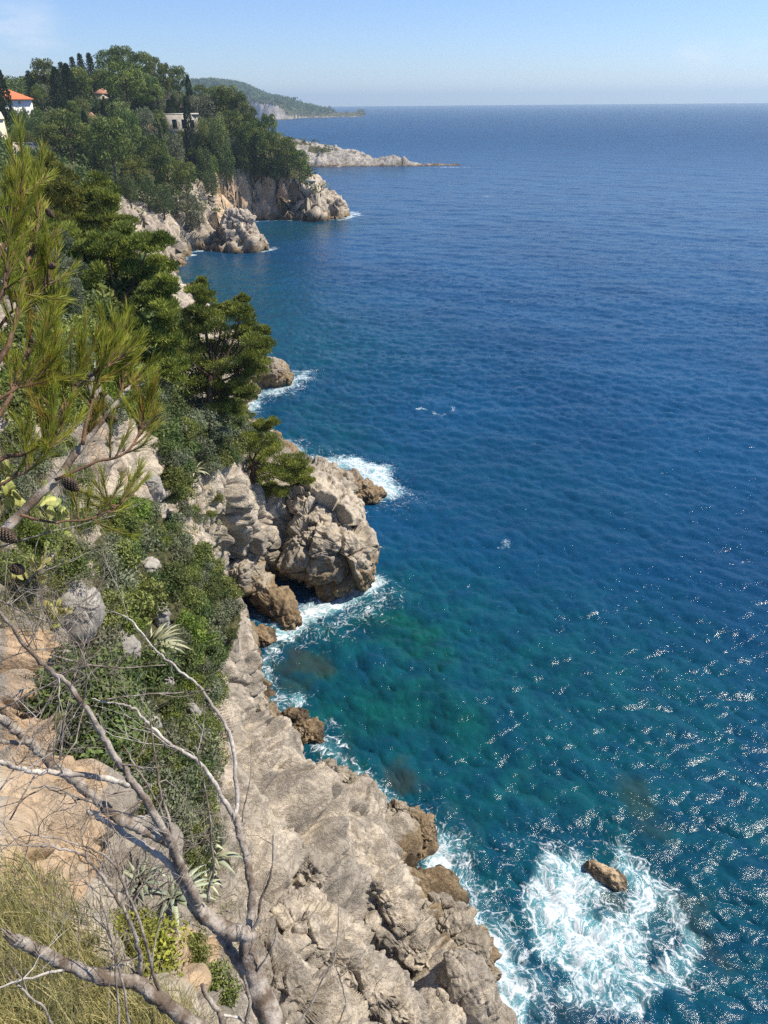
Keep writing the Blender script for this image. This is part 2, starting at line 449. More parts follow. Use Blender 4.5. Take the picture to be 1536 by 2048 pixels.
# ------------------------------------------------------------------ near cliff: a loft of sections across the coast
SECT = [  # each from under water up the cliff to the land behind; (x, y, z) or ('p', px, py, z)
    [(9.5, -6, -4), (7.5, -6, 0), (5.6, -6, 7), (4.2, -6, 14), (2.9, -6, 20), (1.9, -6, 25), (.9, -6, 29.2), (-1.5, -6, 30.4), (-8, -6, 30.8), (-40, -6, 31)],
    [(7.2, 11.0, -4), (5.0, 10.8, 0), (3.3, 9.2, 5), (1.6, 7.6, 10), (-.2, 6.0, 15.5), (-1.0, 4.2, 20.5), (-1.3, 2.6, 25.8), (-1.7, 1.9, 28.4), (-2.6, 1.4, 29.4), (-40, 2, 30.6)],
    [(6.4, 18.2, -4), ('p', 980, 1905, 0), ('p', 900, 1885, 3), ('p', 760, 1850, 7), ('p', 620, 1820, 11), ('p', 480, 1800, 15.5), ('p', 300, 1775, 21.5), ('p', 150, 1770, 26.2), ('p', -60, 1700, 28.0), (-42, 9, 30)],
    [(5, 24.5, -4), ('p', 855, 1690, 0), ('p', 775, 1660, 3), ('p', 680, 1620, 6.5), ('p', 590, 1590, 9.5), ('p', 480, 1550, 13.5), ('p', 330, 1530, 18.5), ('p', 200, 1510, 22.5), ('p', 60, 1480, 25.8), (-42, 13, 29.5)],
    [(1, 29, -4), ('p', 705, 1560, 0), ('p', 650, 1540, 2.6), ('p', 590, 1525, 5.5), ('p', 545, 1510, 9), ('p', 460, 1490, 13), ('p', 320, 1450, 18.5), ('p', 195, 1420, 22.5), ('p', 40, 1380, 26), (-42, 16, 29.3)],
    [(-3.5, 34, -4), ('p', 570, 1430, 0), ('p', 545, 1435, 2.5), ('p', 520, 1440, 5.5), ('p', 490, 1430, 9.5), ('p', 445, 1410, 13), ('p', 310, 1370, 18.8), ('p', 190, 1340, 22.8), ('p', 40, 1270, 26), (-42, 20, 29)],
    [(-6.0, 38, -4), ('p', 512, 1300, 0), ('p', 500, 1295, 4), ('p', 488, 1285, 8), ('p', 478, 1270, 11.5), ('p', 430, 1235, 15), ('p', 320, 1190, 19.3), ('p', 215, 1130, 22.9), ('p', 60, 1060, 26.2), (-42, 25, 29)],
    [(-8.0, 46, -4), ('p', 480, 1195, 0), ('p', 466, 1150, 3), ('p', 450, 1110, 6.2), ('p', 425, 1080, 9), ('p', 385, 1040, 12), ('p', 320, 985, 17.5), ('p', 230, 910, 22.2), ('p', 60, 850, 26), (-45, 33, 29)],
    [(2.0, 45.5, -4), ('p', 700, 1120, -.5), ('p', 650, 1085, 1.2), ('p', 590, 1035, 3.6), ('p', 520, 995, 7.0), ('p', 440, 950, 11.8), ('p', 370, 865, 15), ('p', 300, 800, 19), ('p', 130, 730, 25), (-48, 42, 28.5)],
    [(-6, 67, -4), ('p', 608, 930, 0), ('p', 580, 915, 1.8), ('p', 540, 895, 4.5), ('p', 500, 875, 7), ('p', 450, 845, 10), ('p', 390, 795, 13.8), ('p', 320, 735, 17.8), ('p', 150, 660, 24), (-52, 60, 28)],
    [(-14, 82, -4), ('p', 488, 826, 0), ('p', 472, 818, 2.5), ('p', 452, 806, 5.5), ('p', 428, 792, 8.5), ('p', 400, 765, 11.5), ('p', 355, 720, 14.8), ('p', 290, 665, 18), ('p', 135, 600, 24), (-55, 72, 28)],
    [(-13, 90, -4), ('p', 520, 782, 0), ('p', 500, 780, 2.2), ('p', 475, 772, 4.8), ('p', 440, 750, 8), ('p', 400, 715, 11), ('p', 340, 665, 14.5), ('p', 270, 610, 18), ('p', 120, 560, 24), (-58, 85, 28)],
    [(-24, 114, -4), (-27, 113, 0), (-29, 112, 3.5), (-31, 111, 6), (-33, 110, 8.5), (-36, 109, 11), (-41, 108, 14), (-47, 107, 18), (-58, 106, 23), (-80, 106, 27)],
    [(-34, 140, -4), (-38, 139, 0), (-40, 138, 4), (-42, 137, 6.5), (-44, 136, 9), (-48, 135, 11.5), (-53, 134, 15), (-58, 133, 19), (-70, 131, 23.2), (-95, 130, 26)],
]
CP = np.array([[P(*q[1:3], z=q[3]) if q[0] == 'p' else q for q in s] for s in SECT])   # K x J x 3
CP = np.concatenate([CP[:, :9], CP[:, 8:9] * .84 + CP[:, 9:] * .16 + np.array([0, 0, .3]), CP[:, 9:]], 1)
K, J, _ = CP.shape
# dense near the camera, coarser further off
s_par = np.concatenate([np.linspace(i, i + 1, n, endpoint=False) for i, n in zip(range(K - 1), [60, 140, 115, 90, 90, 85, 90, 100, 100, 60, 50, 50, 30])] + [[K - 1.0]])
t_par = np.concatenate([np.linspace(i, i + 1, n, endpoint=False) for i, n in zip(range(J - 1), [18, 58, 68, 68, 68, 66, 66, 56, 30, 12])] + [[J - 1.0]])


def hermite(C, s):
    """curve through the points along axis 0, tangents limited so that it never overshoots"""
    C = np.asarray(C, dtype=np.float64); d = C[1:] - C[:-1]; ln = np.linalg.norm(d, axis=-1, keepdims=True) + 1e-9
    u = d / ln
    mid = unit(u[:-1] + u[1:]) * np.minimum(ln[:-1], ln[1:]) * np.clip((u[:-1] * u[1:]).sum(-1, keepdims=True) * .5 + .6, 0, 1)
    T = np.concatenate([d[:1], mid, d[-1:]])
    i = np.minimum(s.astype(int), len(C) - 2); t = (s - i).reshape((-1,) + (1,) * (C.ndim - 1))
    return ((2 * t ** 3 - 3 * t * t + 1) * C[i] + (t ** 3 - 2 * t * t + t) * T[i] + (3 * t * t - 2 * t ** 3) * C[i + 1] + (t ** 3 - t * t) * T[i + 1])


S = hermite(CP, s_par)
S = np.swapaxes(hermite(np.swapaxes(S, 0, 1), t_par), 0, 1)
NS, NTT = S.shape[:2]


def grid_normals(S):
    n = np.cross(np.gradient(S, axis=0), np.gradient(S, axis=1))
    return unit(n)


N0 = grid_normals(S)
if N0[NS // 4, NTT // 2, 2] < 0: N0 = -N0
V0 = S.reshape(-1, 3); NV = N0.reshape(-1, 3)
quads = grid_quads(NS, NTT)
bvh0 = BVHTree.FromPolygons([tuple(v) for v in V0], [tuple(q) for q in quads[::1].tolist()])


def hit(bvh, px, py, maxd=4000):
    r = ray(px, py); L_ = np.linalg.norm(r)
    h = bvh.ray_cast(Vector(CAM), Vector(r / L_), maxd)
    return (np.array(h[0]), np.array(h[1])) if h[0] is not None else (None, None)


# blocky limestone: stretched along the dip of the beds
e1 = unit(np.array([5, -3.5, -6.5])); e2 = unit(np.cross(e1, [0, 0, 1.0])); e3 = np.cross(e1, e2)
Q = np.stack([V0 @ e1 * .5, V0 @ e2, V0 @ e3 * 1.2], 1)
Q = Q + .35 * np.stack([perlin(V0 * .5 + 9), perlin(V0 * .5 + 40), perlin(V0 * .5 + 77)], 1)
dcam = np.linalg.norm(V0 - CAM, axis=1)
top = sstep(26.5, 29, V0[:, 2]) * sstep(16, 6, np.hypot(V0[:, 0], V0[:, 1]))
rockiness = 1 - .75 * top
f1, ed1 = facets(Q * .30)
f2, ed2 = facets(Q * .85 + 31)
f3, ed3 = facets(Q * 2.4 + 57)
near = sstep(70, 25, dcam)
far_k = sstep(30, 50, V0[:, 1]); big_k = sstep(5, 22, dcam); slab = sstep(8, 4, V0[:, 2] - .25 * V0[:, 1] + 4) * (1 - far_k)
D = big_k * (.8 * fbm(V0 * .14 + 3, 3) + (.70 + .1 * far_k) * f1 - (.65 - .1 * far_k) * (1 - sstep(0, .05, ed1)))
D += (.3 + .7 * big_k) * (.46 * f2 - .50 * (1 - sstep(0, .07, ed2)))
D += near * (.12 + .12 * sstep(15, 9, dcam)) * (f3 - .75 * (1 - sstep(0, .10, ed3)))
D += .14 * fbm(V0 * .9 + 5, 4, ridged=True) - .1 + .05 * fbm(V0 * 4.0, 3) * near + .02 * fbm(V0 * 11.0, 3) * sstep(18, 9, dcam)
D *= rockiness
D -= .75 * sstep(12, 5, V0[:, 2]) * (1 - far_k)
# authored lobes and clefts of the pale slab above the water
LOBES = [(655, 1480, 1.9, .75), (690, 1590, 1.7, .6), (812, 1650, 1.5, .8), (700, 1735, 3.0, 1.0), (930, 1880, 2.2, .9), (603, 1625, .8, .7),
         (592, 1740, .9, .7), (780, 1950, 2.4, .5), (640, 1900, 2.2, .4), (560, 1000, 2.4, .6), (455, 1060, 2.0, .5), (300, 935, 2.0, .9), (150, 1680, 1.2, .5)]
CLEFTS = [([(582, 1473), (588, 1540), (603, 1553), (654, 1553), (688, 1557)], .13, .55),
          ([(560, 1545), (607, 1587), (637, 1621), (688, 1629), (722, 1646), (760, 1672), (794, 1710), (850, 1712)], .16, .7),
          ([(574, 1701), (599, 1739), (607, 1777), (637, 1807), (671, 1832), (717, 1845), (751, 1854), (794, 1887), (827, 1921), (850, 1990)], .30, 1.2),
          ([(705, 1760), (722, 1799), (764, 1832), (785, 1870)], .16, .6),
          ([(823, 1794), (840, 1858), (844, 1921), (857, 1985)], .16, .55),
          ([(747, 1645), (768, 1662), (806, 1685), (857, 1705)], .32, .8),
          ([(600, 1590), (590, 1650), (575, 1701)], .16, .5),
          ([(520, 1780), (560, 1850), (620, 1890), (700, 1960), (760, 2040)], .13, .4),
          ([(900, 1850), (915, 1900), (960, 1960), (985, 2010)], .12, .45),
          ([(485, 1400), (500, 1470), (512, 1540), (520, 1600)], .16, .5),
          ([(470, 1330), (478, 1420), (472, 1500)], .14, .4),
          ([(100, 1480), (150, 1600), (165, 1750)], .12, .4), ([(20, 1500), (70, 1540), (130, 1530)], .12, .4),
          ([(265, 870), (275, 930), (285, 980)], .30, 1.2), ([(400, 900), (455, 960), (462, 1040), (475, 1100)], .35, 1.0)]
for px, py, r, a in LOBES:
    c, _ = hit(bvh0, px, py)
    if c is None: continue
    d2 = ((V0 - c) ** 2).sum(1)
    D += 1.0 * a * np.exp(-d2 / (r * r) * 1.6)
for pl, wd, dep in CLEFTS:
    pts = [hit(bvh0, *q)[0] for q in smooth_path(pl, len(pl) * 4)]
    pts = np.array([q for q in pts if q is not None])
    if len(pts) < 2: continue
    lo, hi = pts.min(0) - 2, pts.max(0) + 2
    sel = np.where(((V0 > lo) & (V0 < hi)).all(1))[0]
    vv = V0[sel] + .18 * np.stack([perlin(V0[sel] * 1.7), perlin(V0[sel] * 1.7 + 33), perlin(V0[sel] * 1.7 + 66)], 1)
    best = np.full(len(sel), 99.0); side = np.zeros(len(sel)); nv = NV[sel]
    for a, b in zip(pts[:-1], pts[1:]):
        ab = b - a; t = np.clip(((vv - a) @ ab) / (ab @ ab + 1e-9), 0, 1)
        o = vv - a - t[:, None] * ab; dd = np.linalg.norm(o, axis=1); cl_ = dd < best
        side = np.where(cl_, (np.cross(nv, ab) * o).sum(1) / (np.linalg.norm(ab) + 1e-9), side); best = np.minimum(best, dd)
    dep *= 1.55; wd *= 1.2
    D[sel] += dep * (.6 * sstep(-.05, .25, side) * np.exp(-(best / (dep * 1.9)) ** 2) - .9 * np.exp(-(best / (wd * 1.5)) ** 2))
G_ = D.reshape(NS, NTT); G_ = (np.roll(G_, 1, 0) + np.roll(G_, -1, 0) + 2 * G_) / 4; G_ = (np.roll(G_, 1, 1) + np.roll(G_, -1, 1) + 2 * G_) / 4
D = G_.ravel()
V1 = V0 + NV * D[:, None]
VN = grid_normals(V1.reshape(NS, NTT, 3)).reshape(-1, 3)
if VN[(NS // 4) * NTT + NTT // 2, 2] < 0: VN = -VN
ppx, ppy, pd = pix(V1)


def inside(poly, x, y):
    x = np.asarray(x); y = np.asarray(y); r = np.zeros(x.shape, bool); n = len(poly)
    for i in range(n):
        x0, y0 = poly[i]; x1, y1 = poly[(i + 1) % n]
        c = ((y0 > y) != (y1 > y)) & (x < (x1 - x0) * (y - y0) / (y1 - y0 + 1e-12) + x0)
        r ^= c
    return r


THICKET = [(215, 1000), (300, 1010), (380, 1080), (440, 1130), (472, 1190), (482, 1240), (462, 1300), (445, 1330), (425, 1420), (430, 1600), (440, 1700), (400, 1760), (330, 1770), (190, 1790), (150, 1600), (90, 1480), (150, 1350), (190, 1230), (190, 1100)]
MIDBUSH = [(300, 780), (420, 830), (470, 880), (480, 920), (400, 950), (345, 1000), (325, 900), (300, 830)]
UPPER = [(60, 620), (150, 600), (260, 640), (360, 700), (330, 800), (240, 760), (120, 720), (60, 700)]
veg = np.zeros(len(V1))
for poly, yr in ((THICKET, (9, 33)), (MIDBUSH, (25, 70)), (UPPER, (20, 90))):
    veg = np.maximum(veg, inside(poly, ppx, ppy) * (V1[:, 1] > yr[0] * .6) * (V1[:, 1] < yr[1] * 1.2) * 1.0)
veg = np.maximum(veg, sstep(27.0, 29.5, V1[:, 2] + fbm(V1 * .6, 3) * 1.2) * .9)
veg = np.maximum(veg, ((V1[:, 1] > 60) & (V1[:, 2] > 7)) * 1.0)
veg = np.maximum(veg, .55 * sstep(.55, .9, VN[:, 2]) * sstep(5, 9, V1[:, 2]) * sstep(-.1, .4, fbm(V1 * .45 + 8, 3)))
och = .75 * (inside([(0, 1250), (100, 1260), (210, 1420), (220, 1700), (150, 1830), (0, 1800)], ppx, ppy) & (pd < 16))
veg = np.maximum(veg, 1.0 * (inside([(-200, 1780), (0, 1790), (110, 1840), (250, 1965), (400, 2050), (400, 2200), (-200, 2200)], ppx, ppy) & (pd < 7.5)))
och = np.maximum(och, .85 * inside([(330, 1840), (450, 1880), (420, 2000), (340, 1950)], ppx, ppy))
och = np.maximum(och, .45 * inside([(130, 840), (260, 820), (300, 980), (200, 980)], ppx, ppy))
och = np.maximum(och, .5 * inside([(415, 1470), (450, 1450), (470, 1600), (430, 1560)], ppx, ppy))
och = np.maximum(och, .35 * inside([(520, 1880), (640, 1900), (660, 2000), (560, 2020)], ppx, ppy))
tide = 4.2 * inside([(845, 1790), (960, 1830), (1030, 1900), (1030, 2048), (900, 2060), (850, 1960)], ppx, ppy) + 2.4 * inside([(800, 1690), (870, 1680), (880, 1790), (820, 1800)], ppx, ppy)
for _ in range(30):
    g_ = tide.reshape(NS, NTT); g_ = (np.roll(g_, 1, 0) + np.roll(g_, -1, 0) + np.roll(g_, 1, 1) + np.roll(g_, -1, 1)) / 4; tide = g_.ravel()
cliff_me = mesh_np('cliff', V1, quads, None, True, {'veg': veg, 'ochre': och, 'tide': tide})
cliff = tag(obj('cliff', cliff_me, M['cliff']), 'pale limestone sea cliff falling from the dry grass to the foam', 'cliff', kind='structure')
bvh_c = BVHTree.FromPolygons([tuple(v) for v in V1], [tuple(q) for q in quads.tolist()])

# ------------------------------------------------------------------ headland: height field behind a coast line
COAST = np.array([(-20, 100), (-27, 113), (-38, 138), (-46, 156), (-49.7, 171), (-46.5, 178), (-47, 186), (-43, 190), (-41, 186), (-35, 184), (-30.2, 187), (-32, 193), (-40, 203), (-45, 220), (-46, 238), (-38, 243), (-33, 241),
                  (-27, 243), (-22, 238), (-16, 239), (-11.5, 246), (-12, 252), (-17, 260), (-28, 275), (-38, 300), (-46, 335), (-70, 380), (-260, 420), (-260, 90), (-80, 90)], float)


def coast_dist(x, y):
    best = np.full(x.shape, 1e9)
    for a, b in zip(COAST, np.roll(COAST, -1, 0)):
        ab = b - a; t = np.clip(((x - a[0]) * ab[0] + (y - a[1]) * ab[1]) / (ab @ ab), 0, 1)
        best = np.minimum(best, np.hypot(x - a[0] - t * ab[0], y - a[1] - t * ab[1]))
    return np.where(inside(COAST.tolist(), x, y), best, -best)


HC = np.array([(-35, 115, 7), (-60, 118, 22), (-90, 120, 27), (-69, 152, 23.6), (-60, 152, 22), (-82, 168, 25), (-57, 160, 16), (-56, 180, 12), (-50, 190, 10), (-62, 182, 16), (-63, 213, 20), (-53, 198, 12), (-75, 195, 23.5), (-85, 215, 28),
               (-100, 231, 31.5), (-130, 220, 32), (-93, 255, 34), (-93, 295, 41), (-110, 300, 40), (-140, 290, 37), (-75, 285, 37), (-57, 277, 31), (-52, 245, 21), (-44, 267, 24), (-34, 258, 17.5), (-24, 250, 11.5), (-17, 247, 6), (-13, 248, 3),
               (-30.5, 188, 3), (-36, 189, 6), (-42, 196, 7.5), (-48, 230, 17), (-38, 250, 16), (-60, 232, 22), (-55, 310, 26), (-80, 340, 30), (-170, 300, 34), (-160, 150, 30), (-190, 220, 34), (-150, 380, 25), (-70, 240, 27), (-47, 175, 2), (-37, 140, 2)], float)


def rbf_fit(c):
    d = np.hypot(c[:, None, 0] - c[None, :, 0], c[:, None, 1] - c[None, :, 1])
    A = np.zeros((len(c) + 1,) * 2); A[:-1, :-1] = d; A[-1, :-1] = 1; A[:-1, -1] = 1
    A[:-1, :-1] += np.eye(len(c)) * -1.5
    return np.linalg.solve(A, np.append(c[:, 2], 0))


HW = rbf_fit(HC)


def head_h(x, y):
    s = np.full(x.shape, HW[-1])
    for (a, b, _), ww in zip(HC, HW[:-1]): s += ww * np.hypot(x - a, y - b)
    return s


gx = np.concatenate([np.arange(-240, -75, 1.5), np.arange(-75, -4, .45)]); gy = np.concatenate([np.arange(98, 165, 1.0), np.arange(165, 262, .45), np.arange(262, 420, 2.0)])
X, Y = np.meshgrid(gx, gy, indexing='ij')
xf, yf = X.ravel(), Y.ravel()
wob = fbm(np.stack([xf * .12, yf * .12, xf * 0], 1), 4) * 2.6 + facets(np.stack([xf * .22, yf * .22, xf * 0 + .5], 1))[0] * 2.6
cd = coast_dist(xf, yf) + wob * .8
hh = head_h(xf, yf)
slope = 1.0 + 1.9 * sstep(-58, -46, xf) * sstep(206, 222, yf) * sstep(-16, -26, xf) + .4 * sstep(205, 190, yf)
cl = np.where(cd < 0, cd * 1.2, cd * slope)
zz = np.where(cl < hh, cl, hh)
kk = np.clip(.5 + .5 * (hh - cl) / 4.0, 0, 1)
zz = hh * (1 - kk) + cl * kk - 4.0 * kk * (1 - kk) * .5
zz = np.clip(zz, -4, 60)
HV = np.stack([xf, yf, zz], 1)
hn = grid_normals(HV.reshape(len(gx), len(gy), 3)).reshape(-1, 3)
if hn[0, 2] < 0: hn = -hn
hq = np.stack([HV[:, 0] * .6, HV[:, 1] * .6, HV[:, 2] * .45], 1)
fa, ea = facets(hq * .30 + 3); fb, eb = facets(hq * .8 + 8)
exposed = sstep(.92, .7, hn[:, 2])
hd = (.5 + exposed) * (fa * 1.05 + fb * .55 - .7 * (1 - sstep(0, .1, ea)) - .3 * (1 - sstep(0, .1, eb)) + .8 * fbm(HV * .25, 4, ridged=True) - .5)
# sea-worn hollow in the cliff near the tip
hol = P(575, 385, z=5.0)
hol = np.array([-29.5, 245, 6.0])
hd -= 5.0 * np.exp(-(((HV - hol) / np.array([5.5, 6, 5])) ** 2).sum(1))
HV2 = HV + hn * hd[:, None] * sstep(-3, .2, HV[:, 2])[:, None]
hq_ = grid_quads(len(gx), len(gy))
hveg = sstep(.35, .15, exposed) * sstep(5, 9, HV[:, 2]) * 1.0
hveg = np.maximum(hveg, sstep(12, 15, HV[:, 2] + 3 * fbm(HV * .1, 3)))
hpx, hpy, hpd = pix(HV2)
hveg = hveg * (1 - .9 * inside([(20, 285), (90, 292), (90, 312), (20, 312)], hpx, hpy))
hoch = .72 * (inside([(430, 340), (560, 330), (600, 380), (580, 440), (430, 440)], hpx, hpy))
head_me = mesh_np('headland', HV2, hq_, None, True, {'veg': hveg, 'ochre': hoch})
tag(obj('headland', head_me, M['headland']), 'wooded limestone headland dropping to a cove', 'headland', kind='structure')
bvh_h = BVHTree.FromPolygons([tuple(v) for v in HV2], [tuple(q) for q in hq_.tolist()])

# ------------------------------------------------------------------ rocky point far off, and the far hill
def heightfield(name, xs, ys, fn, mat, label, cat):
    X, Y = np.meshgrid(xs, ys, indexing='ij'); x, y = X.ravel(), Y.ravel()
    z, v, o = fn(x, y)
    V = np.stack([x, y, z], 1)
    me = mesh_np(name, V, grid_quads(len(xs), len(ys)), None, True, {'veg': v, 'ochre': o})
    tag(obj(name, me, mat), label, cat, kind='structure')
    return V, BVHTree.FromPolygons([tuple(q) for q in V], [tuple(q) for q in grid_quads(len(xs), len(ys)).tolist()])


def point_fn(x, y):
    p = np.stack([x, y, x * 0], 1)
    ax = np.array([-110, -67, -40, -15, -5, 2, 8, 13, 17, 24, 30, 40, 47, 52]); az = np.array([24, 15.5, 10.5, 6.5, 3.4, 4.8, 5.4, 4.2, 1.6, .9, 1.1, .8, .5, -3])
    hw = np.array([90, 62, 40, 22, 13, 10, 9, 8, 5, 4, 4, 4, 3, 2])
    cy = np.array([520, 508, 490, 474, 466, 462, 461, 460, 458, 457, 457, 457, 457, 457])
    h = np.interp(x, ax, az); ww = np.interp(x, ax, hw); c = np.interp(x, ax, cy)
    u = (y - c) / ww + .25 * fbm(p * .06, 3)
    prof = 1.15 - np.abs(u) ** 1.6 * 1.2
    f, e = facets(p * .11 + np.array([0, 0, .4])); f2_, e2_ = facets(p * .35 + 4)
    z = h * np.clip(prof, -1, 1.05) + (f * 2.0 + f2_ * .9 + .9 * fbm(p * .3, 3, ridged=True) - .5) * sstep(-.1, .5, prof) * np.clip(h / 5, .35, 1)
    v = sstep(-22, -38, x + 10 * fbm(p * .05, 2)) * sstep(5, 10, z) * sstep(.1, .35, fbm(p * .07 + 6, 3) + .25) * .9
    z = np.where((h < 0) | (prof < -.3), -3.0, z)
    z = np.where(z > 0, z * .82, z)
    return np.clip(z, -3, 40), v, x * 0 + .1


PV, bvh_p = heightfield('rocky_point', np.arange(-120, 55, .6), np.arange(415, 590, .8), point_fn, M['point'], 'low bare limestone point running out to sea', 'headland')


def far_fn(x, y):
    p = np.stack([x, y, x * 0], 1)
    # ridge heights read along x; the land falls towards the right
    ax = np.array([-900, -640, -520, -440, -390, -325, -262, -218, -186, -152, -126, -90])
    az = np.array([28, 46, 58, 72, 77, 54, 30, 23, 19, 8, -2, -4])
    h = np.interp(x, ax, az)
    front = np.interp(x, [-900, -420, -300, -230, -205, -190, -60], [1700, 1780, 1800, 1815, 1850, 1960, 2060]) + 25 * fbm(p * .01, 3)
    cliffh = np.interp(x, [-900, -400, -300, -230, -212, -200, -60], [32, 36, 36, 31, 14, 4, 3])
    d = y - front
    z = np.minimum(d * 1.6, cliffh + np.clip(d - cliffh / 1.6, 0, 1e9) * .42)
    z = np.minimum(z, h + 4 * fbm(p * .012, 4)) * sstep(900, 500, d)
    f, e = facets(p * .03 + np.array([0, 0, .4]))
    cm = sstep(-2, 8, d) * (z < cliffh + 3)
    z = z + cm * (f * 7 + 5 * fbm(p * .06, 3, ridged=True))
    v = sstep(cliffh - 6, cliffh + 2, z)
    return np.clip(z, -4, 200), v, (cm > 0) * .35


FV, bvh_f = heightfield('far_hill', np.arange(-900, -40, 4.0), np.arange(1660, 2500, 5.0), far_fn, M['far'], 'distant wooded hill with a pale cliff foot', 'hill')


# ------------------------------------------------------------------ sea
def fft_tile(n, size, lam_peak, lam_min, lam_max, rms, wind, spread, seed):
    r = np.random.default_rng(seed)
    k1 = np.fft.fftfreq(n, size / n) * 2 * math.pi
    kx, ky = np.meshgrid(k1, k1, indexing='ij'); k = np.hypot(kx, ky); k[0, 0] = 1e-6
    kp = 2 * math.pi / lam_peak
    cs = (kx * wind[0] + ky * wind[1]) / k
    spec = k ** -4.0 * np.exp(-1.25 * (kp / k) ** 2) * (np.clip(np.abs(cs), 0, 1) ** spread + .06)
    spec *= (k > 2 * math.pi / lam_max) * np.exp(-(k * lam_min / 6.28) ** 2)
    spec[0, 0] = 0
    h = np.sqrt(spec) * (r.normal(size=(n, n)) + 1j * r.normal(size=(n, n)))
    H = np.fft.ifft2(h).real; s = rms / H.std()
    dx = np.fft.ifft2(-1j * kx / k * h).real * s; dy = np.fft.ifft2(-1j * ky / k * h).real * s
    return H * s, dx, dy, size


def tile_sample(T, x, y):
    H, dx, dy, size = T; n = H.shape[0]
    u = (x / size * n) % n; v = (y / size * n) % n
    i = u.astype(int); j = v.astype(int); fu = u - i; fv = v - j; i1 = (i + 1) % n; j1 = (j + 1) % n; i %= n; j %= n
    out = []
    for A in (H, dx, dy):
        out.append((A[i, j] * (1 - fu) + A[i1, j] * fu) * (1 - fv) + (A[i, j1] * (1 - fu) + A[i1, j1] * fu) * fv)
    return out


T1 = fft_tile(512, 47.0, 2.0, .17, 7, .062, (-.35, -.94), 2.0, 1)
T2 = fft_tile(256, 131.0, 7.5, 1.5, 26, .048, (-.62, -.78), 4.0, 2)
T3 = fft_tile(256, 613.0, 24, 6, 90, .05, (-.45, -.89), 4.0, 3)
nr, na = 1350, 1250
rr = 7.0 * np.exp(np.linspace(0, math.log(7500 / 7.0), nr)); aa = np.radians(np.linspace(-66, 66, na))
RR, AA = np.meshgrid(rr, aa, indexing='ij'); sx = (RR * np.sin(AA)).ravel(); sy = (RR * np.cos(AA)).ravel(); sr = RR.ravel()
step_ = sr * .0050
wz = np.zeros(len(sx)); wx = np.zeros(len(sx)); wy = np.zeros(len(sx))
gust = .8 + .45 * perlin(np.stack([sx * .018 + sy * .006, sy * .03, sx * 0 + 3], 1))
for T, lim, ang, wgt in ((T1, 1.5, 0.0, gust), (T2, 3.5, .35, 1.0), (T3, 14.0, -.2, 1.0)):
    c_, s_ = math.cos(ang), math.sin(ang)
    fade = sstep(lim, lim * .3, step_) * wgt
    h, dx, dy = tile_sample(T, sx * c_ + sy * s_, -sx * s_ + sy * c_)
    wz += h * fade; wx += 1.3 * (dx * c_ - dy * s_) * fade; wy += 1.3 * (dx * s_ + dy * c_) * fade
SV = np.stack([sx + wx, sy + wy, wz], 1)


def seg_dist(x, y, pts):
    best = np.full(x.shape, 1e9)
    for a, b in zip(pts[:-1], pts[1:]):
        ab = b - a; t = np.clip(((x - a[0]) * ab[0] + (y - a[1]) * ab[1]) / (ab @ ab + 1e-9), 0, 1)
        best = np.minimum(best, np.hypot(x - a[0] - t * ab[0], y - a[1] - t * ab[1]))
    return best


def sea_mask(specs, x, y):
    out = np.zeros(x.shape)
    for pts, wd, st in specs:
        W_ = np.array([P(*q, z=0.0)[:2] for q in pts])
        lo = W_.min(0) - wd * 3.2; hi = W_.max(0) + wd * 3.2
        sel = np.where((x > lo[0]) & (x < hi[0]) & (y > lo[1]) & (y < hi[1]))[0]
        if not len(sel): continue
        d = seg_dist(x[sel], y[sel], W_) if len(W_) > 1 else np.hypot(x[sel] - W_[0, 0], y[sel] - W_[0, 1])
        out[sel] = np.maximum(out[sel], st * np.exp(-(d / wd) ** 2 * .9))
    return out


